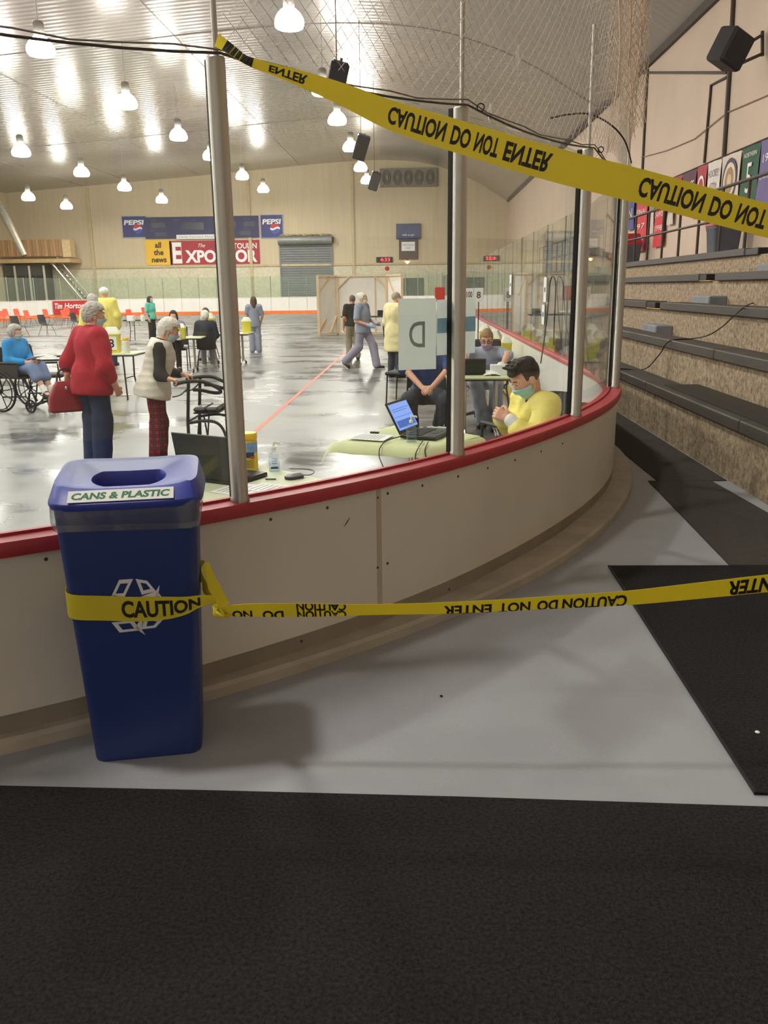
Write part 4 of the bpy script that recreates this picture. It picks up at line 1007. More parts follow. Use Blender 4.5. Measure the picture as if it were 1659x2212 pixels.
# wooden viewing balcony with dark rooms under it
bx0, bx1, bz0, bz1 = frect(-60,517,150,562,64.9)
bal = thing('viewing_balcony', 'wooden plank viewing balcony over dark team rooms at the rink end', 'balcony', ((bx0+bx1)/2, 65, 0))
def bp_(mb, name, m): o = mb.build(name, m); o.parent = bal; o.matrix_parent_inverse = Matrix.Translation(bal.location).inverted(); return o
M_PLANK = [mat('balcony_plank_%d' % k, c, .7, var=.15, vs=2, stretch=(6,6,.6)) for k, c in enumerate(((176,140,100), (190,152,110), (164,126,88)))]
xr = fpx(135, 540, 64.9)[0]; bx0 = max(bx0, WX0+.1); npk = 22
for k in range(npk):
    xa = bx0+(xr-bx0)*k/npk; mb = MB(); mb.box((xa+(xr-bx0)/npk/2, 64.8+.02*(k % 2), (bz0+bz1)/2+.1), ((xr-bx0)/npk-.02, .05, bz1-bz0-.2)); bp_(mb, 'plank', M_PLANK[k % 3])
mb = MB(); mb.box(((bx0+bx1)/2, 65.7, bz0-.12), (bx1-bx0, 2.2, .28)); bp_(mb, 'deck', mat('pale_wood_deck', (200,170,124), .7))
mb = MB(); mb.box((xr+.35, 65.2, (bz0+bz1)/2+.05), (.6, .9, bz1-bz0-.15)); bp_(mb, 'end_box', mat('pale_wood', (214,186,140), .7))
mb = MB(); mb.box(((bx0-27.9)/2, 65.9, 1.65), (-27.9-bx0, 1.6, 3.3)); bp_(mb, 'team_room', mat('dark_room_front', (72,74,70), .7))
for k in range(4): mb = MB(); mb.box((bx0+.5+k*.75, 65.06, 1.6), (.6, .06, 1.9)); bp_(mb, 'window_pane', mat('dark_pane', (44,48,50), .15))
for x in (-27.8, -28.9, -30.0): mb = MB(); mb.box((x, 64.95, 1.6), (.12, .12, 3.3)); bp_(mb, 'post', mat('pale_post', (206,200,186), .6))
# stair up to the balcony
stt = thing('stair', 'steel stair climbing from the boards to the wooden balcony', 'stair', (-25.6, 65.3, 0))
def sp_(mb, name, m): o = mb.build(name, m); o.parent = stt; o.matrix_parent_inverse = Matrix.Translation(stt.location).inverted(); return o
for sy in (64.9, 65.8): mb = MB(); mb.tube([(-27.2, sy, 3.5), (-24.6, sy, .1)], .07, 6); sp_(mb, 'stringer', M_ALU); 
mb = MB(); mb.tube([(-27.4, 64.9, 4.6), (-27.2, 64.9, 4.5), (-24.6, 64.9, 1.1), (-24.6, 64.9, 0)], .04, 6); sp_(mb, 'handrail', M_ALU)
for k in range(14): mb = MB(); mb.box((-27.1+2.5*k/13, 65.35, 3.4-3.2*k/13), (.26, .9, .04)); sp_(mb, 'tread', M_ALU)
# slanting roof brace at the left
mb = MB(); mb.tube([ony(-30,400,60), ony(8,462,60), ony(52,552,60)], [.3,.3,.22], 10); br = mb.build('roof_brace', mat('grey_pipe', (160,154,140), .5, .3), label='slanting grey steel brace over the wooden balcony', cat='brace')
# advert on the far boards
tp0, tp1 = ony(112,676,FB_Y), ony(190,643,FB_Y)
acx, acy = LB_X+RC, FB_Y-RC
def arc_ang(px):     # angle on the far corner where the pixel column meets the boards
    d = ray(px, 660); best = None
    for a in np.linspace(PI/2, PI, 2000):
        x, y = acx+RC*math.cos(a), acy+RC*math.sin(a); e = abs(d[0]*y-d[1]*x)
        if best is None or e < best[0]: best = (e, a)
    return best[1]
aa, ab = arc_ang(190), arc_ang(112); z0_ = ICE+.24; h_ = BT-.06-z0_; w_ = abs(ab-aa)*RC
def arc_pt(u, z, off): a = ab+(aa-ab)*u; return Vector((acx+(RC-off)*math.cos(a), acy+(RC-off)*math.sin(a), z))
ad = thing('board_advert', 'red coffee shop advert panel on the far rink boards', 'advert', tuple(arc_pt(.5, z0_, .08)))
mb = MB(); mb.sheet([[arc_pt(u, z, .10)-ad.location for z in (z0_, z0_+h_)] for u in np.linspace(0, 1, 13)], .012, (-.5,-.85,0)); mb.build('panel', mat('coffee_red', (190,44,52), .5, var=.04), ad)
def arc_text(txt, v, hh, u0, u1, m, **k):
    V, F = text_geo(txt, 1.0, **k); x0, x1 = min(p[0] for p in V), max(p[0] for p in V); mb = MB()
    mb.add([arc_pt(u0+(u1-u0)*(p[0]-x0)/(x1-x0), z0_+h_*(v+(p[1]-.5)*hh), .14)-ad.location for p in V], F); mb.build('lettering', m, ad, sharp=None)
arc_text('Tim', .62, .40, .04, .27, M_WPRINT, shear=.25, bold=.03); arc_text('Hortons', .62, .40, .33, .97, M_WPRINT, shear=.25, bold=.03)
# suspended loudspeakers over the rink
def cab_mesh(): return srect(.3, .26, .03, 2)
def speaker(label, px, Y, h, tilt, lean, group='hanging loudspeakers'):
    p = ony(px[0], px[1], Y); t = thing('loudspeaker', label, 'loudspeaker', tuple(p)); t.rotation_euler = (tilt, lean, .15)
    mb = MB(); mb.box((0,0,0), (h*.55, h*.5, h), ch=.04); mb.build('cabinet', M_BLKPL, t)
    mb = MB(); mb.box((0,-h*.255,0), (h*.5, .02, h*.92)); mb.build('grille', mat('speaker_grille', (46,46,48), .8, bump=.5, bs=80), t)
    mb = MB(); R_ = Matrix.Rotation(-.15, 3, 'Z')
    zc = ceil_z(p[0])-p[2]-.05
    mb.tube([(0, 0, h*.45), (0, 0, h*.5+.05)], .03, 6); mb.build('bracket', M_DKSTEEL, t); return t
speaker('loudspeaker under the ceiling beside the lamp row, close behind the caution tape', (728,172), 17, .62, .25, .25)
speaker('loudspeaker hanging low below the ceiling in the middle of the lamp row', (780,318), 33, .85, .3, .3)
speaker('loudspeaker hanging beside the ventilation unit', (809,391), 42, .8, .3, .3)
for (px, Y) in (((728,172),17), ((780,318),33), ((809,391),42)):
    p = ony(*px, Y); mb = MB(); mb.cyl((p[0], p[1], p[2]+.3), (p[0], p[1], ceil_z(p[0])+.01), .012, 6); r_ = mb.build('hanging_rod', M_DKSTEEL)
    par = [o for o in bpy.data.objects if o.name.startswith('loudspeaker') and (o.location-Vector(p)).length < .01][0]; r_.parent = par; r_.matrix_parent_inverse = (Matrix.Translation(par.location)@par.rotation_euler.to_matrix().to_4x4()).inverted()
# plywood booth
bo = thing('plywood_booth', 'timber framed booth wrapped in white sheeting standing on the slab', 'booth', (-2.3, 33.2, ICE))
M_TIM = mat('pale_timber', (222,196,158), .7, var=.1, vs=4, stretch=(4,4,.5)); M_SHEET = mat('white_sheeting', (236,230,220), .45, var=.03, bump=.5, bs=3, bdist=.05)
BW, BH = 3.05, 2.2
L0 = -3.78+2.3
def tim(a, b, wd=.09, dp=.05, m=None, nm='timber'):
    a, b = Vector(a), Vector(b); d = b-a; mb = MB(); q = d.to_track_quat('Z', 'Y').to_matrix(); mb.box((a+b)/2, (wd, dp, d.length), q); return mb.build(nm, m or M_TIM, bo)
xs_ = [L0, L0+.66, L0+2.55, L0+3.1]
mb = MB(); mb.box((L0+1.6, .55, BH/2), (1.95, .03, BH-.1)); mb.build('back_sheet', M_SHEET, bo)
for a, b, ya, yb_ in ((L0, L0+.66, -.25, .55), (L0+2.55, L0+3.15, .55, -.2)):
    mb = MB(); mb.add([(a,ya,.05), (b,yb_,.05), (b,yb_,BH), (a,ya,BH), (a,ya+.03,.05), (b,yb_+.03,.05), (b,yb_+.03,BH), (a,ya+.03,BH)], [(0,1,2,3), (7,6,5,4), (0,4,5,1), (3,2,6,7), (0,3,7,4), (1,5,6,2)]); mb.build('side_sheet', M_SHEET, bo)
for x, y in ((L0,-.27), (L0+.66,.5), (L0+2.55,.5), (L0+3.15,-.22)): tim((x,y,0), (x,y,BH))
tim((L0,-.27,BH-.03), (L0+.66,.5,BH-.03)); tim((L0+.66,.5,BH-.03), (L0+2.55,.5,BH-.03)); tim((L0+2.55,.5,BH-.03), (L0+3.15,-.22,BH-.03)); tim((L0,-.27,.05), (L0+.66,.5,.05)); tim((L0+.66,.5,.05), (L0+2.55,.5,.05)); tim((L0+2.55,.5,.05), (L0+3.15,-.22,.05))
for x, s in ((L0+.66,1), (L0+2.55,-1)): tim((x,.48,BH-.5), (x+s*.45,.48,BH-.05), .06)
tim((L0+.02,-.25,BH-.6), (L0+.4,.2,BH-.05), .06); tim((L0+.4,.2,.1), (L0+.62,.45,.7), .06); tim((L0,-.25,.1), (L0+.25,.03,.6), .06, m=mat('orange_timber', (214,160,104), .7)); tim((L0+2.6,.45,BH-.1), (L0+2.9,.1,BH-.8), .05); tim((L0+2.1,.52,.1), (L0+2.1,.52,BH-.1), .03)
# ------------------------------------------------------------------ right wall: pipes, speaker, banners, bins
def wpx(x, y, X=WX1-.03): return Vector(onx(x, y, X))
def pipe(label, pts, r=.035, m=None): mb = MB(); mb.tube([wpx(*p) for p in pts], r, 8); return mb.build('wall_pipe', m or M_DKSTEEL, label=label, cat='pipe')
pipe('dark vertical conduit on the side wall, left of the horizontal one', [(1399,150), (1384,440)], .04); pipe('dark horizontal conduit high on the side wall', [(1045,157), (1570,157)], .03)
pipe('dark tall conduit on the side wall behind the wall speaker', [(1588,-60), (1578,130), (1564,345)], .055); pipe('dark thin conduit bending down beside the tall one', [(1572,165), (1536,184), (1521,352)], .03)
pipe('pale sagging wire on the side wall above the banners', [(1385,340), (1440,325), (1500,300), (1570,243), (1659,205)], .012, mat('pale_wire', (160,142,126), .7))
ws = thing('loudspeaker', 'black square loudspeaker on a bracket high on the beige side wall', 'loudspeaker', tuple(onx(1577,106,5.6))); ws.rotation_euler = (.25, .35, .5)
MB().box((0,0,0), (.52,.44,.6), ch=.04).build('cabinet', M_BLKPL, ws); MB().box((0,-.225,0), (.46,.02,.54)).build('grille', MATS['speaker_grille'], ws)
bq = thing('speaker_bracket', 'dark steel triangular bracket carrying the wall speaker', 'bracket', tuple(wpx(1645,95,WX1-.1))); b0 = bq.location
for a, b in (((1647,68),(1647,120)), ):
    mb = MB(); mb.cyl(wpx(*a,WX1-.07)-b0, wpx(*b,WX1-.07)-b0, .035, 8); mb.build('wall_plate', M_DKSTEEL, bq)
sp0 = Vector(onx(1590,110,5.75))
mb = MB(); mb.cyl(wpx(1647,75,WX1-.07)-b0, sp0-b0, .03, 8); mb.build('upper_arm', M_DKSTEEL, bq); mb = MB(); mb.cyl(wpx(1647,116,WX1-.07)-b0, sp0+Vector((0,0,-.25))-b0, .03, 8); mb.build('lower_arm', M_DKSTEEL, bq)
mb = MB(); mb.tube([wpx(1432,394), wpx(1530,352), wpx(1659,298), wpx(1800,240)], .02, 6); mb.build('banner_rail', M_DKSTEEL, label='dark rail from which the pennants hang on the side wall', cat='rail')
def banner(label, xa, xb, yta, ytb, dpx, col, deco=None, point=False):
    A, B = wpx(xa, yta, WX1-.08), wpx(xb, ytb, WX1-.08); d = B-A; h = dpx*(A.y+B.y)/2/FPX
    t = thing('wall_banner', label, 'banner', tuple((A+B)/2)); n = 7; G = []
    for j in range(6):
        row = []
        for i in range(n):
            u = i/(n-1); p = A.lerp(B, u)-t.location; z = -h*j/5
            if point and j == 5: z -= .18*(1-abs(u-.5)*2)
            row.append((p.x+.012*math.sin(u*9+j), p.y, p.z+z))
        G.append(row)
    mb = MB(); mb.sheet(G, .006, (1,0,0)); mb.build('cloth', mat('banner_cloth_%d_%d_%d' % col, col, .75, var=.06, vs=3), t)
    L = abs(d.y); MR = lambda u, v: Matrix.Translation((-.02, (A.y-B.y)*(.5-u), -h*v+(A.z-B.z)*(.5-u)))@Matrix.Rotation(-PI/2, 4, 'Z')@Matrix.Rotation(PI/2, 4, 'X')
    if deco: deco(t, MR, L, h)
    return t
def words(lines, col=(236,232,226)):
    mm = mat('banner_print_%d_%d_%d' % col, col, .7)
    def f(t, MR, L, h):
        for (tx, v, hh, fit) in lines: lettering(tx, mm, t, MR(.5, v), hh, fit=fit*L)
    return f
def crest(t, MR, L, h):
    for r, c in ((.40*L, (74,66,96)), (.32*L, (222,208,180)), (.24*L, (160,130,96)), (.12*L, (214,190,150))):
        mb = MB(); M_ = MR(.5, .40); mb.add([M_@Vector((r*math.cos(a), r*math.sin(a), .004*(1-r))) for a in np.linspace(0, 2*PI, 33)[:-1]], [tuple(range(32))]); mb.build('crest_ring', mat('crest_%d' % c[0], c, .7), t, sharp=None)
    lettering('TOWNSHIP', mat('dark_words', (80,72,80), .7), t, MR(.5, .86), .08, fit=.7*L)
banner('purple pennant banner at the end of the banner row, beside the green one', 1646, 1690, 305, 288, 115, (116,104,150), words([('1999', .3, .14, .6), ('CHAMPIONS', .6, .1, .8)]), True)
banner('green banner with a big white 5 on the side wall', 1606, 1645, 322, 306, 132, (54,92,72), words([('NORTHERN', .12, .08, .7), ('5', .45, .55, .3), ('DIVISION', .82, .08, .7)]))
banner('cream banner with a round crest on the side wall', 1562, 1603, 340, 324, 125, (216,204,188), crest)
banner('white banner with dark printed lines beside the cream crest banner', 1531, 1560, 353, 342, 112, (222,214,206), words([('HOCKEY', .2, .14, .8), ('ATOM', .42, .14, .5), ('REP', .62, .14, .5), ('2004', .82, .14, .7)], (120,104,120)))
banner('red banner with a pale crest beside the white printed banner', 1508, 1529, 362, 354, 100, (176,70,80), words([('O', .4, .5, .7)]))
banner('dark plum banner between two red ones on the side wall', 1476, 1506, 376, 364, 70, (100,66,76), words([('CHAMPS', .4, .2, .8)]))
banner('dull red banner with a white corner patch on the side wall', 1440, 1474, 391, 377, 60, (168,76,78), words([('2', .4, .4, .4)]))
banner('long red banner printed with white words hanging low on the side wall', 1378, 1402, 425, 412, 112, (206,66,74), words([('FINAL', .3, .14, .9), ('97', .55, .14, .7), ('CUP', .8, .14, .6)]))
banner('long red banner hanging low beside a pale one on the side wall', 1418, 1440, 420, 410, 105, (210,62,68), words([('CHAMPION', .4, .14, .9), ('1998', .65, .14, .7)]))
banner('pale narrow banner between the two long red ones', 1405, 1416, 418, 413, 80, (206,196,186), words([('1996', .4, .12, .8)], (130,110,110)))
banner('blue banner with white print behind the end glass post', 1358, 1372, 430, 424, 62, (80,86,150), words([('N', .5, .3, .5)]))
banner('small pale notice banner below the railing top', 1444, 1456, 440, 436, 42, (206,198,186), words([('INFO', .4, .1, .8)], (130,120,120)))
def waste_bin(label, px, X, s=1.0):
    p = onx(px[0], px[1], X); t = thing('waste_bin', label, 'waste bin', (X, p[1], 1.645), 0, 'bins with red lids on the upper walkway'); 
    R = [[(x*k, y*k, z) for x, y in srect(.27*s, .27*s, .06, 4)] for z, k in ((0,.8), (.7*s,1.0), (.72*s,1.05), (.78*s,1.05))]
    mb = MB(); loft(mb, R); mb.build('body', mat('grey_bin', (86,90,100), .55), t)
    mb = MB(); R = [[(x*k, y*k, z) for x, y in srect(.27*s, .27*s, .06, 4)] for z, k in ((.78*s,1.1), (.84*s,1.1), (.94*s,.95), (1.05*s,.9), (1.09*s,.75))]
    loft(mb, R); mb.build('lid', mat('red_bin_lid', (168,44,52), .5), t)
    mb = MB(); mb.box((-.245*s,0,.97*s), (.01, .26*s, .12*s)); mb.build('flap', mat('dark_red_flap', (120,30,38), .5), t); return t
waste_bin('grey bin with a red dome lid behind the railing under the caution tape', (1562,520), 6.0); waste_bin('grey bin with a red dome lid partly behind the end glass post', (1360,540), 6.0)
# ------------------------------------------------------------------ chairs
M_ORG = mat('orange_plastic_shell', (226,88,56), .45, var=.05); M_CHBLK = mat('black_plastic_shell', (44,42,42), .5, var=.06); M_TUBE = mat('grey_steel_tube', (120,116,110), .35, .6)
def shell_chair(label, loc, rz, m, group, legm=None):
    t = thing('shell_chair', label, 'chair', loc, rz, group); prof = [(.22,.425), (.16,.43), (.05,.42), (-.08,.425), (-.16,.44), (-.205,.49), (-.225,.58), (-.25,.70), (-.275,.80), (-.285,.83)]
    G = []
    for k, (y, z) in enumerate(prof):
        wd = .215 if k < 4 else .21-.0*k; wd = wd*(1-.06*max(0, k-7)); row = []
        for i in range(7):
            u = -1+i/3; row.append((u*wd, y+(.035*u*u if k > 4 else 0), z+(.03*u*u if k <= 4 else 0)))
        G.append(row)
    mb = MB(); mb.sheet(G[:5], .008); mb.build('seat', m, t); mb = MB(); mb.sheet(G[4:], .008, (0,1,.2)); mb.build('backrest', m, t)
    for sx in (-1, 1):
        for y0, y1 in ((.12,.24), (-.10,-.26)):
            mb = MB(); mb.tube([(sx*.14, y0, .415), (sx*.17, y0, .40), (sx*.235, y1, 0)], .012, 6); mb.build('leg', legm or M_TUBE, t)
    return t
ochairs = 'orange shell chairs spaced across the far slab'; bchairs = 'black shell chairs spaced in the middle of the slab'
def floor_at(x, y): p = onz(x, y, ICE); return (p[0], p[1], ICE)
oc0 = shell_chair('orange plastic shell chair on thin metal legs, spaced out on the far slab', floor_at(12,708), -PI/2-.5, M_ORG, ochairs)
for (x, y, r) in ((45,700,-.3), (68,706,-.2), (108,702,-.25), (148,706,-.3), (152,697,-.5), (186,703,-.2), (288,705,-.4), (268,697,.5), (320,697,-.3), (22,700,-.2)): dup(oc0, floor_at(x, y), -PI/2+r)
bc0 = shell_chair('black plastic shell chair on thin metal legs, spaced out before the orange chairs', floor_at(45,730), -PI/2-.35, M_CHBLK, bchairs)
for (x, y, r) in ((103,725,-.3), (170,717,-.25)): dup(bc0, floor_at(x, y), -PI/2+r)
def arm_chair(label, loc, rz, group=None, arms=True, padded=True):
    """black stacking armchair, facing +y"""
    t = thing('armchair', label, 'chair', loc, rz, group); m = mat('black_upholstery', (40,40,42), .6, bump=.2, bs=60)
    mb = MB(); mb.box((0,.02,.45), (.46,.46,.055), ch=.022); mb.build('seat', m, t)
    G = [[(u*.22, -.22-.06*v-.025*(1-u*u), .52+.40*v+(.02*(1-u*u) if v == 1 else 0)) for u in np.linspace(-1, 1, 7)] for v in np.linspace(0, 1, 5)]
    mb = MB(); mb.sheet(G, .03, (0,1,0)); mb.build('backrest', m, t)
    for sx in (-1, 1):
        mb = MB(); mb.tube([(sx*.235,.22,0), (sx*.235,.20,.42), (sx*.235,.19,.64 if arms else .44)], .012, 8); mb.build('leg', M_BLKPL, t)
        mb = MB(); mb.tube([(sx*.235,-.30,0), (sx*.235,-.22,.44), (sx*.225,-.25,.66), (sx*.215,-.28,.9)], .012, 8); mb.build('leg', M_BLKPL, t)
        if arms: mb = MB(); mb.box((sx*.235,-.02,.66), (.045,.44,.03), ch=.012); mb.build('armrest', M_BLKPL, t)
    return t
arm_chair('black padded chair standing empty behind the wheelchair user', (-5.78, 13.28, ICE), -PI/2+.2)
arm_chair('black armchair standing empty behind the young man in the yellow gown', (.80, 6.75, ICE), .5)
arm_chair('black chair standing empty beside the paper signs', (-.22, 13.2, ICE), PI/2-.3, arms=False)
arm_chair('black chair at the table with the sharps container marked 7', (-5.40, 19.22, ICE), math.atan2(-.15, -1), arms=False)
def office_chair(label, loc, rz):
    t = thing('office_chair', label, 'chair', loc, rz); m = MATS['black_upholstery']
    mb = MB(); mb.box((0,0,.47), (.48,.46,.08), ch=.03); mb.build('seat', m, t); mb = MB(); mb.box((0,-.24,.80), (.44,.07,.48), Rx(.12), ch=.03); mb.build('backrest', m, t)
    mb = MB(); mb.tube([(0,-.1,.42), (0,-.27,.46), (0,-.27,.62)], .02, 8); mb.build('back_stem', M_BLKPL, t); mb = MB(); mb.cyl((0,0,.12), (0,0,.44), .026, 12); mb.build('column', M_CHROME, t)
    for k in range(5):
        a = k*2*PI/5; d = Vector((math.cos(a), math.sin(a), 0)); mb = MB(); mb.tube([Vector((0,0,.13)), d*.15+Vector((0,0,.11)), d*.29+Vector((0,0,.075))], [.028,.024,.018], 8); l = mb.build('base_arm', M_BLKPL, t)
        mb = MB(); mb.lathe([(0,-.02), (.03,-.02), (.032,0), (.03,.02), (0,.02)], d*.29+Vector((0,0,.032)), 12, Rz(a)@Rx(PI/2)); mb.build('castor', M_BLACK, l)
    for sx in (-1, 1): mb = MB(); mb.tube([(sx*.2,0,.44), (sx*.29,0,.48), (sx*.29,0,.66)], .015, 8); mb.box((sx*.29,0,.68), (.06,.24,.03), ch=.012); mb.build('armrest', M_BLKPL, t)
    return t
office_chair('black rolling office chair under the nurse with the lilac mask', (.86, 11.25, ICE), PI)
# ------------------------------------------------------------------ tables of the stations
tA = folding_table('dark folding table far back with a white box on it', onz(306,690,TZ)[:2], 1.15, .7, 0, mat('dark_table_top', (70,66,62), .5))
tB = folding_table('pale green topped table with white jars and yellow sharps tub', onz(392,728,TZ)[:2], .95, .7, .1, M_TTOP, legs='t')
tC = folding_table('pale green topped table under the sharps tub marked 7', (-4.45, 20.2), 1.1, .75, 0, M_TTOP, legs='t')
tD = folding_table('pale topped folding table behind the woman in red', (-5.17, 13.98), 1.3, .7, 0, M_TTOP)
tE = folding_table('pale green topped table of the nurse with the lilac mask', (.70, 9.95), .80, .86, 0, M_CLOTH, legs='t')
tF = folding_table('long table along the side boards carrying yellow sharps tubs', (1.12, 13.35), 3.2, .42, PI/2, M_TTOP, name='folding_table')
tG = folding_table('dark folding table in front of the sheeted booth', (-1.95, 31.8), 1.75, .7, 0, MATS['dark_table_top'])
M_SHARP = mat('yellow_sharps_plastic', (232,222,70), .4, var=.04); M_SHLID = mat('milky_lid_plastic', (232,232,214), .45, var=.03)
def sharps(label, loc, rz=0, s=1.0, num=None, front=None):
    t = thing('sharps_container', label, 'sharps container', loc, rz)
    mb = MB(); R = [[(x*k, y*k, z) for x, y in srect(.12*s, .09*s, .02*s, 3)] for z, k in ((0,.9), (.26*s,1.0), (.27*s,1.06), (.285*s,1.06))]; loft(mb, R); mb.build('tub', M_SHARP, t)
    mb = MB(); R = [[(x*k, y*k2, z) for x, y in srect(.12*s, .09*s, .02*s, 3)] for z, k, k2 in ((.285*s,1.07,1.07), (.31*s,1.0,1.0), (.34*s,.8,.75), (.385*s,.62,.5), (.39*s,.5,.4))]; loft(mb, R); mb.build('lid', M_SHLID, t)
    if num:
        mb = MB(); mb.box((0, -.0945*s, .15*s), (.16*s, .003, .2*s)); pl = mb.build('number_card', M_PAPER, t)
        lettering(num, M_INK, pl, Matrix.Translation((0, -.0965*s, .15*s))@Matrix.Rotation(PI/2, 4, 'X'), .12*s, bold=.03)
    return t
def jar(label, loc, r=.05, h=.16, cap=(238,238,232), body=(236,234,226), group=None):
    t = thing('plastic_jar', label, 'jar', loc, 0, group); MB().lathe([(r*.95,0), (r,.005), (r,h*.74), (r*.8,h*.8)], n=16).build('body', mat('jar_%d%d%d' % body, body, .4, var=.03), t)
    MB().lathe([(r*.86,h*.8), (r*.86,h*.98), (r*.8,h), (0,h)], n=16).build('cap', mat('cap_%d%d%d' % cap, cap, .4, var=.02), t); return t
pz = TZ
sharps('yellow sharps tub marked 8 on the table behind the woman in red', (-4.95, 13.9, pz), .15, 1.05, '8')
jar('white jar with a yellow cap beside the sharps tub marked 8', (-4.72, 13.86, pz), .06, .24, (244,196,60))
sharps('yellow sharps tub behind the white jars', (-4.88, 17.75, pz), .1, .8); jar('white wipes jar with a yellow cap on the table with two jars', (-4.97, 17.5, pz), .05, .2, (244,200,60)); jar('plain white jar beside the yellow capped one', (-4.84, 17.45, pz), .05, .17)
bottle('small pump bottle at the edge of the table with two jars', (-5.2, 17.45, pz), 0, .05, .09, False)
sharps('large yellow sharps tub marked 7', (-4.86, 20.05, pz), .0, 1.2, '7'); jar('small teal tub beside the sharps tub marked 7', (-5.05, 19.95, pz), .06, .12, (110,160,160), (110,160,160))
sharps('yellow sharps tub standing behind the post beside the woman in scrubs', (-4.02, 20.3, pz), .2, .9)
mb = MB(); mb.box((-9.6, 28.9, pz+.09), (.22,.2,.18), ch=.01); mb.build('tissue_box', M_WHITE, label='small white box on the dark far table', cat='box'); jar('white jar standing on the dark far table', (-9.2, 28.9, pz), .07, .2)
sharps('first yellow sharps tub on the long table, behind the lilac mask nurse', (1.05, 12.2, pz), 1.4, .95); sharps('yellow sharps tub at the far end of the long table', (1.08, 14.35, pz), 1.4, .95); sharps('yellow sharps tub nearest the young man on the long table', (1.19, 11.92, pz), 1.5, .8); sharps('yellow sharps tub in the middle of the long table', (1.12, 12.9, pz), 1.3, .9)
jar('white tub of wipes between the sharps tubs on the long table', (1.2, 12.5, pz), .07, .2); jar('squat white tub on the long table', (1.1, 13.6, pz), .08, .16)
bx = thing('glove_box', 'white cardboard glove box on the nurse table', 'box', (.93, 9.85, pz)); MB().box((0,0,.055), (.24,.13,.11), ch=.004).build('carton', M_WHITE, bx); MB().lathe([(.05,.11), (.03,.135), (0,.14)], n=8).build('glove_tuft', M_PAPER, bx)
tis = MB(); G = [[(.72+.022*i, 9.66+.03*j, pz+.004+.035*abs(math.sin(i*1.3+j*.9))*math.sin(PI*i/9)*math.sin(PI*j/5)+.02*math.sin(PI*i/9)) for i in range(10)] for j in range(6)]; tis.sheet(G, .002); tis.build('crumpled_tissue', M_PAPER, label='crumpled white tissue packet on the nurse table', cat='tissue')
laptop('black laptop in front of the nurse with the lilac mask', (.60, 9.78, pz), PI, 105, w=.30, d=.2, h=.17)
mb = MB(); mb.box((-2.35, 31.7, pz+.06), (.5,.35,.12), ch=.05); mb.build('white_bag', M_PAPER, label='white bundle on the table before the booth', cat='bag')
rd_ = thing('radio', 'small dark radio on the table before the booth', 'radio', (-1.35, 31.8, pz)); MB().box((0,0,.1), (.3,.12,.2), ch=.01).build('case', M_BLKPL, rd_); MB().cyl((.1,0,.2), (.2,0,.34), .006, 6).build('aerial', M_CHROME, rd_)
# number cards on sticks along the boards, strips taped to the glass
def card(label, px, Y, w_, h_, txt, stick=True):
    p = ony(*px, Y); t = thing('number_card', label, 'sign', (p[0], p[1], ICE if stick else p[2]), 0); z = p[2]-(ICE if stick else p[2])
    mb = MB(); mb.box((0,0,z), (w_, .006, h_)); mb.build('card', M_PAPER, t)
    if stick: mb = MB(); mb.cyl((0,.01,0), (0,.01,z), .012, 6); mb.build('stick', M_DKSTEEL, t); mb = MB(); mb.cyl((0,.01,0), (0,.01,.02), .12, 12); mb.build('foot', M_DKSTEEL, t)
    lettering(txt, M_INK, t, Matrix.Translation((0,-.005,z))@Matrix.Rotation(PI/2, 4, 'X'), h_*.45, bold=.02, fit=w_*.7 if len(txt) > 1 else None); return t
card('white card reading 8 on a stick by the side boards', (1034,637), 17, .18, .26, '8'); card('white three figure card on a stick, half hidden behind the glass post', (1014,636), 18.3, .17, .25, '100')
def glass_strip(label, px, z0, z1, wd):
    p = onx(*px, 1.415); t = thing('notice_strip', label, 'notice', (1.415, p[1], z0)); mb = MB(); mb.box((0,0,(z1-z0)/2), (.002, wd, z1-z0)); mb.build('paper', M_PAPER, t)
    mb = MB(); mb.box((-.0015,0,(z1-z0)*.5), (.001, wd*.5, .05)); mb.build('print', mat('slate_print', (90,100,130), .7), t); return t
glass_strip('white notice taped to the side glass above the cap rail', (1172,710), .95-.05, 1.12, .21); glass_strip('taller white notice taped higher on the side glass', (1176,660), 1.15, 1.42, .21); glass_strip('white notice taped to the side glass farther along', (1102,640), 1.2, 1.5, .28)
rdb = MB(); p = ony(950,636,15); rdb.box((p[0], p[1], p[2]), (.17,.05,.24), ch=.02)
rb_ = thing('first_aid_sign', 'red plastic sign standing above the paper signs', 'sign', (p[0], p[1], ICE)); rdb = MB(); rdb.box((0,0,p[2]-ICE), (.17,.04,.24), ch=.012); rdb.build('panel', mat('bright_red_plastic', (206,52,46), .45), rb_); MB().cyl((0,.01,0), (0,.01,p[2]-ICE-.1), .012, 6).build('stick', M_DKSTEEL, rb_); MB().cyl((0,.01,0), (0,.01,.02), .12, 12).build('foot', M_DKSTEEL, rb_)
# extension cord looped over the side glass
c0 = [onx(1168,785,1.30), onx(1178,715,1.35), onx(1185,650,1.38), onx(1188,612,1.39), onx(1194,597,1.395), onx(1200,612,1.39), onx(1199,660,1.38), onx(1197,700,1.37), onx(1196,745,1.34)]
mb = MB(); mb.tube(bez(c0, 6), .007, 6); mb.build('extension_cord', M_BLACK, label='black extension cord looped over the side glass', cat='cord')
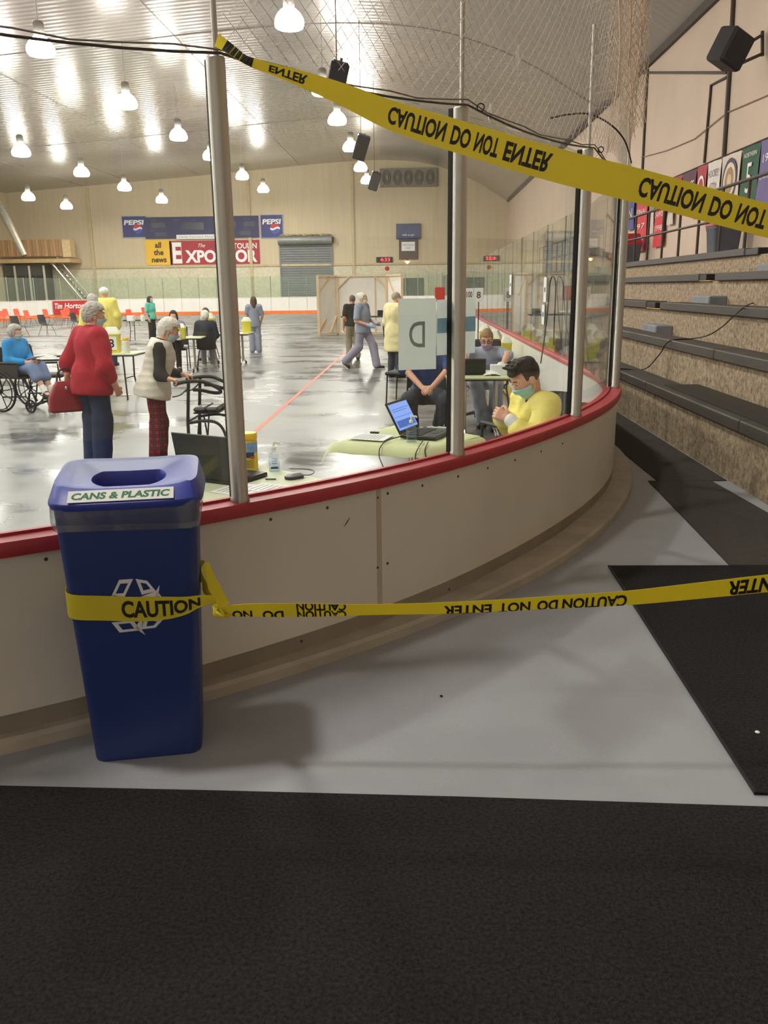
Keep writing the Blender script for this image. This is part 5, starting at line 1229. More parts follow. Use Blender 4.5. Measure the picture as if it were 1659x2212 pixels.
# orange-red line taped on the slab, floor cover discs
mb = MB(); a, b = onz(748,758,ICE), onz(555,936,ICE); mb.box((-2.03, (a[1]+b[1])/2, ICE+.0012), (.055, a[1]-b[1]+.2, .002)); mb.build('floor_tape', mat('red_orange_tape', (232,96,72), .5), label='red orange tape line stuck on the slab', cat='floor tape')
for k, (x, y) in enumerate(((270,854), (455,805), (535,757))):
    p = onz(x, y, ICE); mb = MB(); mb.lathe([(.11,0), (.11,.008), (.09,.012), (0,.012)], (p[0], p[1], ICE), 20); mb.build('metal_disc', M_ALU, label='round metal disc set in the slab', cat='disc', group='round metal discs set in the slab')
# ------------------------------------------------------------------ wheelchair
wc = thing('wheelchair', 'black wheelchair with spoked wheels', 'wheelchair', (-6.02, 12.6, ICE), math.radians(-20))   # faces +x
def wheel(parent, c, r, tyre, spokes, name, hand=False):
    hub = MB(); hub.cyl((c[0], c[1]-.03, c[2]), (c[0], c[1]+.03, c[2]), .03 if r > .2 else .018, 12); h = hub.build(name, M_BLKPL, parent)
    mb = MB(); mb.tube([(c[0]+r*math.cos(a), c[1], c[2]+r*math.sin(a)) for a in np.linspace(0, 2*PI, 33)[:-1]], tyre, 8, closed=True); mb.build('tyre', M_BLACK, h)
    for k in range(spokes):
        a = 2*PI*k/spokes+.2; mb = MB(); mb.cyl((c[0], c[1], c[2]), (c[0]+r*math.cos(a), c[1], c[2]+r*math.sin(a)), .008, 6); mb.build('spoke', M_BLKPL, h)
    if hand: mb = MB(); mb.tube([(c[0]+r*.9*math.cos(a), c[1]+hand, c[2]+r*.9*math.sin(a)) for a in np.linspace(0, 2*PI, 33)[:-1]], .009, 6, closed=True); mb.build('hand_rim', M_BLKPL, h)
for sy in (-1, 1):
    wheel(wc, (0, sy*.29, .305), .288, .017, 9, 'rear_wheel', sy*.035); wheel(wc, (.48, sy*.22, .1), .085, .015, 7, 'castor')
    mb = MB(); mb.tube([(.48,sy*.25,.1), (.47,sy*.25,.22), (.44,sy*.25,.24)], .012, 6); mb.tube([(-.12,sy*.24,.92), (-.04,sy*.24,.5), (0,sy*.24,.305)], .013, 8); mb.tube([(-.04,sy*.24,.5), (.40,sy*.24,.5), (.44,sy*.25,.24), (.0,sy*.24,.22)], .013, 8); mb.tube([(.40,sy*.23,.48), (.50,sy*.2,.34), (.56,sy*.16,.17)], .012, 8); mb.tube([(-.12,sy*.24,.92), (-.22,sy*.24,.93)], .016, 8); mb.build('side_frame', M_BLKPL, wc)
    mb = MB(); mb.box((.16,sy*.265,.60), (.40,.02,.20), ch=.01); mb.build('side_panel', MATS['black_upholstery'], wc)
    mb = MB(); mb.box((.16,sy*.26,.715), (.36,.05,.035), ch=.014); mb.build('armrest', M_BLKPL, wc)
    mb = MB(); mb.box((.62,sy*.12,.15), (.16,.16,.015), Ry(-.35)); mb.build('footplate', M_BLKPL, wc)
mb = MB(); mb.box((.18,0,.50), (.44,.44,.03), ch=.01); mb.build('seat', MATS['black_upholstery'], wc); mb = MB(); mb.box((-.09,0,.72), (.025,.44,.42), Ry(-.14), ch=.008); mb.build('backrest', MATS['black_upholstery'], wc)
# ------------------------------------------------------------------ rollator
ro = thing('rollator', 'black rollator walker with padded seat and looped handles', 'walker', (-2.15, 8.25, ICE), 0)     # faces +x
for sy in (-1, 1):
    y = sy*.22
    mb = MB(); mb.tube([(-.06,y,.06), (-.05,y,.50), (-.02,y,.86)], .016, 8); mb.build('leg', M_BLKPL, ro)
    mb = MB(); mb.tube(bez([(-.05,y,.48), (.15,y,.50), (.27,y,.44), (.33,y,.25), (.36,y,.08)], 5), .014, 8); mb.build('leg', M_BLKPL, ro)
    mb = MB(); mb.tube(bez([(-.05,y,.26), (.08,y,.22), (.30,y,.22)], 4), .011, 8); mb.build('side_bar', M_BLKPL, ro)
    mb = MB(); mb.tube(bez([(-.16,y,.845), (-.05,y,.87), (.08,y,.875), (.17,y*.95,.85), (.26,y*.9,.80), (.27,y*.88,.765), (.20,y*.9,.765), (.1,y,.79), (.02,y,.795)], 5), .017, 8); mb.build('handle', M_BLACK, ro)
    mb = MB(); mb.tube(bez([(-.02,y,.82), (-.10,y,.75), (-.17,y,.73)], 4), .007, 6); b_ = mb.build('brake_lever', M_BLKPL, ro)
    mb = MB(); mb.lathe([(0,-.012), (.012,0), (0,.012)], (-.175,y,.73), 8); mb.build('brake_knob', M_RPRINT, b_)
    for x in (-.06, .36):
        mb = MB(); mb.lathe([(0,-.018), (.07,-.018), (.085,0), (.07,.018), (0,.018)], (x,y,.09), 18, Rx(PI/2)); mb.build('wheel', M_BLACK, ro)
for k, (x, y) in enumerate(((.0,-.1), (.12,-.1), (.0,.1), (.12,.1))): mb = MB(); mb.box((x+.06,y,.60), (.125,.20,.05), ch=.02); mb.build('seat_cushion', mat('brown_black_vinyl', (56,48,46), .35), ro)
mb = MB(); mb.box((.12,0,.57), (.24,.38,.015)); mb.build('seat_board', M_BLKPL, ro)
for a, b in (((.06,-.2,.56),(.02,-.21,.24)), ((.10,-.2,.56),(.14,-.21,.24)), ((.06,.2,.56),(.02,.21,.24))): mb = MB(); mb.cyl(a, b, .008, 6); mb.build('strut', M_BLKPL, ro)
mb = MB(); mb.cyl((-.04,-.22,.5), (-.04,.22,.5), .011, 6); mb.build('cross_bar', M_BLKPL, ro)
mb = MB(); mb.cyl((.30,-.22,.36), (.30,.22,.36), .011, 6); mb.build('cross_bar', M_BLKPL, ro)
# ------------------------------------------------------------------ people: smooth signed-distance figures
def surf_nets(F, org, h):
    ins = F < 0; nx, ny, nz = F.shape
    cs = np.zeros((nx-1, ny-1, nz-1, 3), np.float32); cc = np.zeros((nx-1, ny-1, nz-1), np.float32)
    def sl(o): return tuple(slice(a, n-1+a) for a, n in zip(o, F.shape))
    for ax in range(3):
        b, c = [i for i in range(3) if i != ax]
        for u in (0, 1):
            for v in (0, 1):
                o0 = [0,0,0]; o0[b] = u; o0[c] = v; o1 = list(o0); o1[ax] = 1
                f0, f1 = F[sl(o0)], F[sl(o1)]; cr = (f0 < 0) != (f1 < 0)
                t = np.where(cr, f0/np.where(cr, f0-f1, 1), 0); m = cr.astype(np.float32)
                cs[..., ax] += t*m; cs[..., b] += u*m; cs[..., c] += v*m; cc += m
    act = cc > 0; idx = -np.ones(act.shape, np.int64); idx[act] = np.arange(act.sum())
    ijk = np.argwhere(act); V = (ijk+cs[act]/cc[act][:, None])*h+org
    Q = []
    for ax in range(3):
        b, c = (ax+1) % 3, (ax+2) % 3
        s0 = [slice(None)]*3; s1 = [slice(None)]*3; s0[ax] = slice(0, -1); s1[ax] = slice(1, None)
        a0, a1 = ins[tuple(s0)], ins[tuple(s1)]
        e = np.argwhere(a0 != a1); 
        if len(e) == 0: continue
        ok = (e[:, b] > 0) & (e[:, c] > 0) & (e[:, b] < F.shape[b]-1) & (e[:, c] < F.shape[c]-1); e = e[ok]
        st = a0[tuple(e.T)]
        def cell(db, dc):
            q = e.copy(); q[:, b] += db; q[:, c] += dc; return idx[tuple(q.T)]
        q = np.stack([cell(-1,-1), cell(0,-1), cell(0,0), cell(-1,0)], 1); q[~st] = q[~st][:, ::-1]; Q.append(q)
    return V, np.concatenate(Q) if Q else np.zeros((0, 4), int)
def frame(zax, xax):
    z = _n(zax); x = np.array(xax, float); x = _n(x-z*x.dot(z)); y = np.cross(z, x); return np.stack([x, y, z], 1)
def cap_(a, b, ra, rb=None): return ('c', np.array(a, float), np.array(b, float), ra, ra if rb is None else rb)
def ell(c, r, R=None): return ('e', np.array(c, float), np.array(r, float), R)
def ev(pr, P, g=0.0):
    if pr[0] == 'c':
        _, a, b, ra, rb = pr; ba = b-a; L = ba.dot(ba)+1e-9
        q = P-a; t = np.clip((q@ba)/L, 0, 1); return np.sqrt(((q-t[..., None]*ba)**2).sum(-1))-(ra+(rb-ra)*t)-g
    _, c, r, R = pr; q = P-c
    if R is not None: q = q@R
    r = r+g; k0 = np.sqrt(((q/r)**2).sum(-1)); k1 = np.sqrt(((q/(r*r))**2).sum(-1))+1e-9; return k0*(k0-1)/k1
def smin(a, b, k):
    h = np.maximum(k-np.abs(a-b), 0)/k; return np.minimum(a, b)-h*h*k*.25
def uni(prs, P, g=0.0, k=.04):
    d = None
    for p in prs:
        e = ev(p, P, g); d = e if d is None else smin(d, e, k)
    return d
def bounds(prs, g):
    lo, hi = [], []
    for p in prs:
        if p[0] == 'c': m = max(p[3], p[4])+g; lo += [p[1]-m, p[2]-m]; hi += [p[1]+m, p[2]+m]
        else: m = p[2].max()+g; lo.append(p[1]-m); hi.append(p[1]+m)
    return np.min(lo, 0), np.max(hi, 0)
def mesh_sdf(fn, lo, hi, h):
    lo, hi = lo-2*h, hi+2*h; n = np.ceil((hi-lo)/h).astype(int)+1
    ax = [lo[i]+np.arange(n[i])*h for i in range(3)]; P = np.stack(np.meshgrid(*ax, indexing='ij'), -1).astype(np.float32)
    return surf_nets(fn(P).astype(np.float32), lo, h)
def wr(P, amp, f=1.0, ph=0.0):
    x, y, z = P[..., 0]*f, P[..., 1]*f, P[..., 2]*f
    return amp*(np.sin(23*x+9*z+3*np.sin(7*y)+ph)*np.sin(17*z+11*y+2*np.sin(9*x))+.5*np.sin(41*x-19*z+ph)*np.sin(31*y+13*z))
class Fig:
    def __init__(s, label, loc, rz, scale=1.0, fat=1.0, J=None, h=.02, head=(0,0,0), curl=.5, group=None, hand=None, skin=None, detail=False, female=False):
        s.t = thing('person', label, 'person', loc, rz, group); s.s = scale; s.h = h; s.fat = fat; s.parts = {}; s.skin = skin or M_SKIN; s.detail = detail
        j = dict(pel=(0,0,.95), neck=(0,-.015,1.42), shL=(-.175,-.01,1.385), shR=(.175,-.01,1.385), elL=(-.235,-.03,1.10), elR=(.235,-.03,1.10), wrL=(-.235,.06,.86), wrR=(.235,.06,.86),
                 hipL=(-.09,0,.92), hipR=(.09,0,.92), knL=(-.10,.02,.50), knR=(.10,.02,.50), anL=(-.10,-.02,.085), anR=(.10,-.02,.085), head=(0,.02,1.57), toeL=(-.25,1,0), toeR=(.25,1,0))
        if J: j.update(J)
        s.j = {k: np.array(v, float) for k, v in j.items()}; j = s.j
        up = j['neck']-j['pel']; sx = j['shR']-j['shL']; R = s.R = frame(up, sx); f = fat; lat = lambda t: j['pel']+up*t
        fw = R[:, 1]; cw = .15 if female else .165
        s.torso = [ell(lat(0)+(0,0,.0), (.160*f, .118*f, .13), R), ell(lat(.32)+fw*.012*(f-1)*8, (.135*f, .108*f, .14), R), ell(lat(.66)+fw*(.012 if female else 0), (cw*f**.7, .112*f**.7, .17), R), cap_(j['shL']*.9+j['shR']*.1, j['shR']*.9+j['shL']*.1, .062)]
        if f > 1.1 or female: s.torso.append(ell(lat(.60)+fw*.055*f, (.125*f**.6, .085*f**.6, .10), R))
        s.neckp = [cap_(j['neck']-up/np.linalg.norm(up)*.03, j['neck']*.35+j['head']*.65, .056, .05)]
        af = f**.6
        s.arm = {k: [cap_(j['sh'+k], j['el'+k], .052*af, .042*af), cap_(j['el'+k], j['wr'+k], .042*af, .028*af)] for k in 'LR'}
        s.leg = {k: [cap_(j['hip'+k], j['kn'+k], .088*f**.7, .06*f**.6), cap_(j['kn'+k], j['an'+k], .056*f**.6, .04)] for k in 'LR'}
        s.V, s.Q = [], []; s.nv = 0
        body = s.torso+s.neckp+s.arm['L']+s.arm['R']+s.leg['L']+s.leg['R']+[cap_(j['an'+k], j['an'+k]+_n(j['toe'+k])*.10-np.array((0,0,.045)), .036, .03) for k in 'LR']
        lo, hi = bounds(body, 0); s.acc(*mesh_sdf(lambda P: uni(body, P, 0, .05), lo, hi, h))
        # head
        yaw, pit, rol = head; Rh = np.array(Rz(yaw)@Rx(pit)@Ry(rol)); s.Rh = Rh; hc = j['head']; s.hc = hc
        hl = lambda p: hc+Rh@np.array(p, float); s.hl = hl
        s.cran = ell(hl((0,-.012,.028)), (.073,.092,.088), Rh); s.jaw = ell(hl((0,.026,-.048)), (.054,.060,.072), Rh)
        hp = [s.cran, s.jaw, ell(hl((0,.052,.0)), (.05,.038,.05), Rh)]; s.hp = hp
        det = [cap_(hl((0,.085,.008)), hl((0,.103,-.026)), .008, .0135), ell(hl((.074,-.006,-.012)), (.010,.020,.032), Rh), ell(hl((-.074,-.006,-.012)), (.010,.020,.032), Rh), cap_(hl((-.022,.083,-.068)), hl((.022,.083,-.068)), .008), cap_(hl((-.042,.074,.030)), hl((.042,.074,.030)), .010)]
        def hf(P):
            d = uni(hp, P, 0, .035); d = smin(d, uni(det, P, 0, .008), .012)
            for sx_ in (-1, 1): d = np.maximum(d, -(ev(ell(hl((sx_*.032,.094,.010)), (.019,.014,.012), Rh), P)))
            return smin(d, uni([cap_(hc+Rh@np.array((0,-.02,-.05)), s.j['neck']*.6+hc*.4, .052, .054)], P), .02)
        lo, hi = bounds(hp+det, 0); lo[2] -= .03; s.acc(*mesh_sdf(hf, lo, hi, .006 if detail else .009))
        # hands
        for k in 'LR':
            d = _n(j['wr'+k]-j['el'+k]); dn = None
            if hand and k in hand: d, dn = _n(hand[k][0]), np.array(hand[k][1], float); 
            if dn is None: dn = np.array((-1 if k == 'R' else 1, .15, 0.))
            dn = _n(dn-d*dn.dot(d)); sd = np.cross(d, dn)*(1 if k == 'R' else -1)     # thumb side
            cu = hand[k][2] if hand and k in hand and len(hand[k]) > 2 else curl
            w0 = j['wr'+k]; pr = [cap_(w0-d*.02, w0+d*.02, .026, .026)]
            for i, o in enumerate((.028,.0095,-.0095,-.027)): pr.append(cap_(w0+d*.02+sd*o*.6, w0+d*.082+sd*o, .014, .0115))
            fg = []
            for i, (o, L) in enumerate(((.029,.070), (.0098,.078), (-.0098,.072), (-.028,.056))):
                p = w0+d*.084+sd*o; a = .15*cu
                for q, fr in enumerate((.45,.32,.26)):
                    a += cu*(.55,.75,.6)[q]; dd = d*math.cos(a)+dn*math.sin(a); e = p+dd*L*fr; fg.append(cap_(p, e, .0092-.0008*q, .0086-.001*q)); p = e
            p = w0+d*.028+sd*.026; dd = _n(d*.62+sd*.66+dn*(.25+.3*cu)); e = p+dd*.042; fg.append(cap_(p, e, .0125, .0105)); dd = _n(d*.85+sd*.15+dn*(.35+.4*cu)); fg.append(cap_(e, e+dd*.034, .0102, .008))
            lo, hi = bounds(pr+fg, 0)
            s.acc(*mesh_sdf(lambda P: smin(uni(pr, P, 0, .014), uni(fg, P, 0, .003), .006), lo, hi, .0048 if detail else .0075))
            s.parts['hand'+k] = w0+d*.08+dn*.02
        s.body = s.fin('body', np.concatenate(s.V), np.concatenate(s.Q), s.skin)
        for sx_ in (-1, 1):
            mb = MB(); mb.lathe([(0,-.011), (.008,-.008), (.0115,0), (.008,.008), (0,.011)], tuple(hl((sx_*.032,.0775,.011))), 10); e = mb.build('eye', mat('eye_white', (225,222,215), .3), s.t); s.sc(e)
            mb = MB(); mb.lathe([(0,-.005), (.005,-.003), (.0058,0), (.005,.003), (0,.005)], tuple(hl((sx_*.032,.0865,.009))), 8); e2 = mb.build('iris', mat('eye_dark', (50,40,34), .2), e); s.sc(e2)
            if detail: 
                mb = MB(); mb.tube([hl((sx_*.016,.094,.034)), hl((sx_*.032,.092,.040)), hl((sx_*.048,.080,.034))], .0042, 6); e = mb.build('eyebrow', mat('brow_dark', (52,42,34), .8), s.t); s.sc(e)
    def sc(s, o): o.data.transform(Matrix.Diagonal((s.s, s.s, s.s, 1)))
    def acc(s, V, Q): s.V.append(V); s.Q.append(Q+s.nv); s.nv += len(V)
    def fin(s, name, V, Q, m, parent=None):
        me = bpy.data.meshes.new(name); me.from_pydata((V*s.s).tolist(), [], Q.tolist()); me.validate(); me.polygons.foreach_set('use_smooth', [True]*len(me.polygons)); me.materials.append(m); me.update()
        o = bpy.data.objects.new(name, me); COL.objects.link(o); o.parent = parent or s.t; return o
    def cloth(s, name, prs, m, g=.012, k=.05, cuts=(), wrk=.0, f=1.0, h=None, extra=None, parent=None):
        """cuts: (point, normal) keep the side the normal points away from"""
        lo, hi = bounds(prs, g+.01)
        def fn(P):
            d = uni(prs, P, g, k)
            if wrk: d = d+wr(P, wrk, f)
            for c, n in cuts: d = np.maximum(d, (P-np.array(c))@np.array(_n(n)))
            return extra(d, P) if extra else d
        return s.fin(name, *mesh_sdf(fn, lo, hi, h or s.h), m, parent)
    def top(s, m, g=.014, sleeve=1.0, hem=None, wrk=.004, name='shirt', neck=True, f=1.0, armg=None, only='LR', flare=0.0):
        j = s.j; prs = list(s.torso); up = _n(j['neck']-j['pel'])
        if neck: prs.append(cap_(j['neck']-up*.07, j['neck']-up*.03, .064, .058))
        if hem is not None and hem > 0:      # extend downwards as a skirt
            prs.append(('c', j['pel']+up*.02, j['pel']-up*hem, .125*s.fat+flare*.3, .125*s.fat+flare))
            nn_ = max(1, int(hem/.12))
            for q in range(nn_): prs.append(ell(j['pel']-up*hem*(q+.6)/nn_, (.178*s.fat**.85+flare*(q+1)/nn_, .128*s.fat**.9+flare*(q+1)/nn_, .13), s.R))
        for k in only:
            sh, el, wr_ = j['sh'+k], j['el'+k], j['wr'+k]; L1, L2 = np.linalg.norm(el-sh), np.linalg.norm(wr_-el); t = sleeve*(L1+L2); af = s.fat**.6
            ag = 0 if armg is None else armg-g
            if sleeve <= 0: continue
            if t <= L1: prs.append(cap_(sh, sh+(el-sh)*t/L1*.93, .056*af+ag, .052*af+ag))
            else: prs += [cap_(sh, el, .054*af+ag, .046*af+ag), cap_(el, el+(wr_-el)*(t-L1)/L2*.96, .046*af+ag, .036*af+ag)]
        lowcut = [(j['pel']-up*(hem if hem is not None else .10), -up)]
        return s.cloth(name, prs, m, g, .05, lowcut+[(j['neck']+up*.068, up)], wrk, f)
    def pants(s, m, g=.012, end=1.0, wrk=.004, name='trousers', wide=.0, f=1.0):
        j = s.j; prs = [s.torso[0]]; un = _n(j['neck']-j['pel']); un = _n(un-.9*s.R[:, 1]) if j['knL'][2] > j['hipL'][2]-.15 else un; cuts = [(j['pel']+_n(j['neck']-j['pel'])*.12, un)]
        for k in 'LR':
            prs += [s.leg[k][0]]; a, b = j['kn'+k], j['an'+k]; prs.append(cap_(a, a+(b-a)*end*.97, .062*s.fat**.6+wide*.6, .050+wide))
        return s.cloth(name, prs, m, g, .045, cuts, wrk, f)
    def shoes(s, m, sole=None, name='shoe', sc=1.0):
        for k in 'LR':
            a = s.j['an'+k]; d = _n(s.j['toe'+k]); up0 = np.array((0,0,1.)); up = _n(up0-d*up0.dot(d)); sd = np.cross(d, up); R = np.stack([sd, d, up], 1)
            c = a+d*.058-up*.045; prs = [ell(c+d*.055, (.046,.085,.036), R), ell(c-d*.055, (.038,.06,.042), R), cap_(a+up*.01, c-d*.05, .044, .04)]
            o = s.cloth(name, prs, m, .004, .04, [(c-up*.034, -up)], 0, 1, .011)
            mb = MB(); mb.box((0,0,0), (.082,.26,.02), ch=.009); so = mb.build('sole', sole or m, s.t); so.data.transform(Matrix.Translation(Vector((c-up*.036+d*.0)*s.s))@Matrix([list(r)+[0] for r in R*s.s]+[[0,0,0,1]])); so.parent = o
    def hair(s, m, style='short', g=.014):
        hl, Rh = s.hl, s.Rh; prs = [ell(hl((0,-.016,.034)), (.076,.094,.088), Rh)]
        bump = {'curly': .008, 'spiky': .002, 'soft': .004}.get(style, .002); lowz = -.035
        if style in ('curly', 'soft'): prs += [ell(hl((0,-.05,.0)), (.074,.062,.072), Rh), ell(hl((0,.0,.07)), (.075,.08,.055), Rh)]; lowz = -.065
        if style == 'long': prs += [cap_(hl((0,-.055,.0)), hl((0,-.075,-.20)), .072, .06), ell(hl((.06,-.01,-.06)), (.03,.05,.10), Rh), ell(hl((-.06,-.01,-.06)), (.03,.05,.10), Rh)]; lowz = -.4
        if style == 'bun': prs += [ell(hl((0,-.10,.06)), (.04,.035,.04), Rh)]
        if style == 'spiky': prs += [ell(hl((0,.045,.078)), (.058,.045,.036), Rh), ell(hl((0,-.02,.08)), (.072,.085,.05), Rh)]; prs += [cap_(hl((x,y,.115)), hl((x*1.2,y+.02,.134+.005*math.sin(i*2.3))), .009, .003) for i, (x, y) in enumerate([(a*.024, b*.03) for a in (-2,-1,0,1,2) for b in (-1,0,1,2)])]
        lo, hi = bounds(prs, g+.012)
        def fn(P):
            q = (P-s.hc)@Rh; d = uni(prs, P, g, .03 if style != 'spiky' else .012)
            n = np.sin(q[..., 0]*95+3*np.sin(q[..., 2]*60))*np.sin(q[..., 1]*90+2)*np.sin(q[..., 2]*85+1); d = d+bump*n
            fz = .062 if style != 'spiky' else .070
            face = np.minimum(fz-q[..., 2], q[..., 1]-(.030 if style != 'long' else .045)); d = np.maximum(d, face)
            ear = np.minimum(np.minimum(-.002-q[..., 2], q[..., 1]+.028), .2); d = np.maximum(d, ear) if style != 'long' else d
            return np.maximum(d, lowz-q[..., 2]-.35*np.maximum(0, -q[..., 1]-.02))
        return s.fin('hair', *mesh_sdf(fn, lo, hi, .006 if s.detail else .010), m)
    def mask(s, m=None, loops=True):
        hl, Rh = s.hl, s.Rh; th = .007 if s.detail else .010; g0 = .003
        def fn(P):
            q = (P-s.hc)@Rh; d0 = smin(uni(s.hp, P, 0, .035), uni([cap_(hl((0,.085,.008)), hl((0,.100,-.026)), .008, .012)], P), .03)
            pl = .0012*np.sin(q[..., 2]*150); d = np.maximum(d0-g0-th+pl, -(d0-g0)); x = np.abs(q[..., 0])
            return np.maximum.reduce([d, q[..., 2]+.012+.25*x, -.122-q[..., 2]+.2*x, .018+.0*x-q[..., 1]])
        lo, hi = bounds(s.hp, .03); o = s.fin('face_mask', *mesh_sdf(fn, lo, hi, .0045 if s.detail else .007), m or mat('pale_blue_mask', (178,206,216), .7))
        if loops:
            for sx in (-1, 1):
                mb = MB(); mb.tube([hl((sx*.058,.022,-.03)), hl((sx*.076,.0,.012)), hl((sx*.082,-.022,.006)), hl((sx*.078,-.02,-.03)), hl((sx*.058,.022,-.085))], .0018, 5); l = mb.build('ear_loop', M_WHITE, o); s.sc(l)
        return o
def W(f, p):      # world point -> figure local (unscaled)
    loc = f[0]; rz = f[1]; sc = f[2]; d = np.array(p, float)-np.array(loc); c, n = math.cos(-rz), math.sin(-rz); return ((d[0]*c-d[1]*n)/sc, (d[0]*n+d[1]*c)/sc, d[2]/sc)
def seated(sh=.47, lean=.0, knee=.42, foot=.44, sp=.10, slump=0.0):
    p = sh+.10; n = (0, lean-.03, p+.47-slump)
    return dict(pel=(0,0,p), neck=n, shL=(-.175,n[1]+.01,n[2]-.035), shR=(.175,n[1]+.01,n[2]-.035), head=(0,n[1]+.04+lean*.25,n[2]+.145), hipL=(-.09,.02,p-.02), hipR=(.09,.02,p-.02), knL=(-sp,knee,p), knR=(sp,knee,p), anL=(-sp,foot,.085), anR=(sp,foot,.085), elL=(-.23,n[1]+.05,n[2]-.30), elR=(.23,n[1]+.05,n[2]-.30), wrL=(-.07,.26,p+.10), wrR=(.07,.26,p+.10))
H_WHITE = mat('white_hair', (226,220,210), .8, var=.12, vs=60, bump=.6, bs=120); H_GREY = mat('grey_hair', (186,180,172), .8, var=.15, vs=60, bump=.6, bs=120); H_DARK = mat('dark_brown_hair', (46,36,30), .65, var=.2, vs=60, bump=.5, bs=120); H_BLOND = mat('dark_blond_hair', (150,118,84), .7, var=.2, vs=60, bump=.5, bs=120); H_BROWN = mat('brown_hair', (92,66,48), .7, var=.2, vs=60, bump=.5, bs=120)
M_SCRUB = mat('grey_blue_scrubs', (150,158,176), .85, var=.05, vs=8, bump=.4, bs=16, bdist=.02); M_JEAN = mat('dark_denim', (44,54,82), .85, var=.12, vs=20, bump=.3, bs=90); M_REDK = mat('red_knit', (176,32,52), .9, var=.08, vs=60, bump=.5, bs=160, stretch=(1,1,.3)); M_VEST = mat('white_quilted_vest', (226,220,206), .55, var=.03, bump=.5, bs=12, bdist=.02); M_BLKC = mat('black_cloth', (38,40,42), .85, bump=.3, bs=40); M_GOWN = mat('yellow_gown_fabric', (240,226,120), .6, var=.05, vs=6, bump=.5, bs=5, bdist=.05); M_SHOE = mat('dark_shoe', (36,34,36), .6); M_BLUEC = mat('bright_blue_cardigan', (40,140,206), .85, var=.08, vs=30, bump=.4, bs=30); M_KHAKI = mat('khaki_cloth', (150,140,116), .85, var=.06, bump=.3, bs=20); M_NAVYT = mat('navy_tee', (58,76,124), .85, var=.08, bump=.3, bs=20); M_CREAMG = mat('pale_yellow_gown', (232,220,168), .7, var=.06, vs=6, bump=.5, bs=12, bdist=.02); M_TEAL = mat('teal_top', (100,200,176), .8, var=.06); M_LILAC = mat('lilac_mask', (198,172,212), .7); M_TURQ = mat('turquoise_mask', (160,222,240), .65, var=.03); M_SKIN2 = mat('light_brown_skin', (196,142,112), .55, var=.05)
def plaid_mat():
    m, nt, b = _nt('red_plaid'); N, L = nt.nodes, nt.links; tc = N.new('ShaderNodeTexCoord')
    def bands(dirn, sc, lo):
        w_ = N.new('ShaderNodeTexWave'); w_.bands_direction = dirn; w_.inputs['Scale'].default_value = sc; L.new(tc.outputs['Object'], w_.inputs['Vector']); r = N.new('ShaderNodeMath'); r.operation = 'GREATER_THAN'; r.inputs[1].default_value = lo; L.new(w_.outputs['Fac'], r.inputs[0]); return r
    def mixc(a, fac, col, f):
        mx = N.new('ShaderNodeMix'); mx.data_type = 'RGBA'; mu = N.new('ShaderNodeMath'); mu.operation = 'MULTIPLY'; mu.inputs[1].default_value = f; L.new(fac.outputs[0], mu.inputs[0]); L.new(mu.outputs[0], mx.inputs[0])
        if isinstance(a, tuple): mx.inputs[6].default_value = a
        else: L.new(a, mx.inputs[6])
        mx.inputs[7].default_value = col; return mx.outputs[2]
    c = mixc(S((166,34,46))+(1,), bands('Z', 5, .55), S((52,22,30))+(1,), .75); c = mixc(c, bands('Y', 5, .55), S((46,22,30))+(1,), .7); c = mixc(c, bands('X', 5, .55), S((46,22,30))+(1,), .35); c = mixc(c, bands('Z', 5.0, .985), S((190,170,150))+(1,), .12); c = mixc(c, bands('Y', 5.0, .985), S((190,170,150))+(1,), .12)
    L.new(c, b.inputs['Base Color']); b.inputs['Roughness'].default_value = .9; return m
M_PLAID = plaid_mat()
def yawto(fx, fy): return math.atan2(-fx, fy)
# --- woman in red
f0 = ((-3.19, 8.30, ICE), yawto(.66,.75), .950)
F = Fig('older woman in a red knit sweater and jeans standing with a red handbag', *f0, fat=1.32, female=True, h=.016, detail=True, head=(-.35,-.12,0), J=dict(neck=(0,.03,1.41), head=(0,.09,1.555), shL=(-.19,.02,1.36), shR=(.19,.02,1.36), elL=(-.29,-.10,1.08), wrL=(-.29,-.12,.95), elR=(.29,.0,1.06), wrR=(.25,.12,.85)), curl=.9, hand={'L': ((0,-.1,-1), (1,0,0), 1.3)})
F.pants(M_JEAN, .016, wide=.03); F.top(M_REDK, .026, .80, .185, .004, 'sweater'); F.shoes(M_SHOE); F.hair(H_GREY, 'curly', .014); F.mask()
hb = thing('handbag', 'dark red leather handbag hanging behind the woman in red', 'handbag', (-3.46, 8.30, ICE+.56), .55)
mb = MB(); R = [[(x*k, y*k2, z) for x, y in srect(.18, .07, .04, 4)] for z, k, k2 in ((0,.9,.8), (.02,1,1), (.14,.94,.95), (.26,.66,.6), (.30,.5,.3))]; loft(mb, R); mb.build('bag_body', mat('dark_red_leather', (146,30,44), .4, var=.06), hb)
mb = MB(); mb.tube(bez([(-.08,0,.28), (-.06,0,.38), (.0,0,.42), (.06,0,.38), (.08,0,.28)], 5), .010, 8); mb.build('strap', mat('dark_strap', (60,28,40), .5), hb); mb = MB(); mb.lathe([(.02,0), (.02,.006), (.012,.012), (0,.013)], (.0,-.05,.235), 12, Rx(PI/2)); mb.build('clasp', M_CHROME, hb)
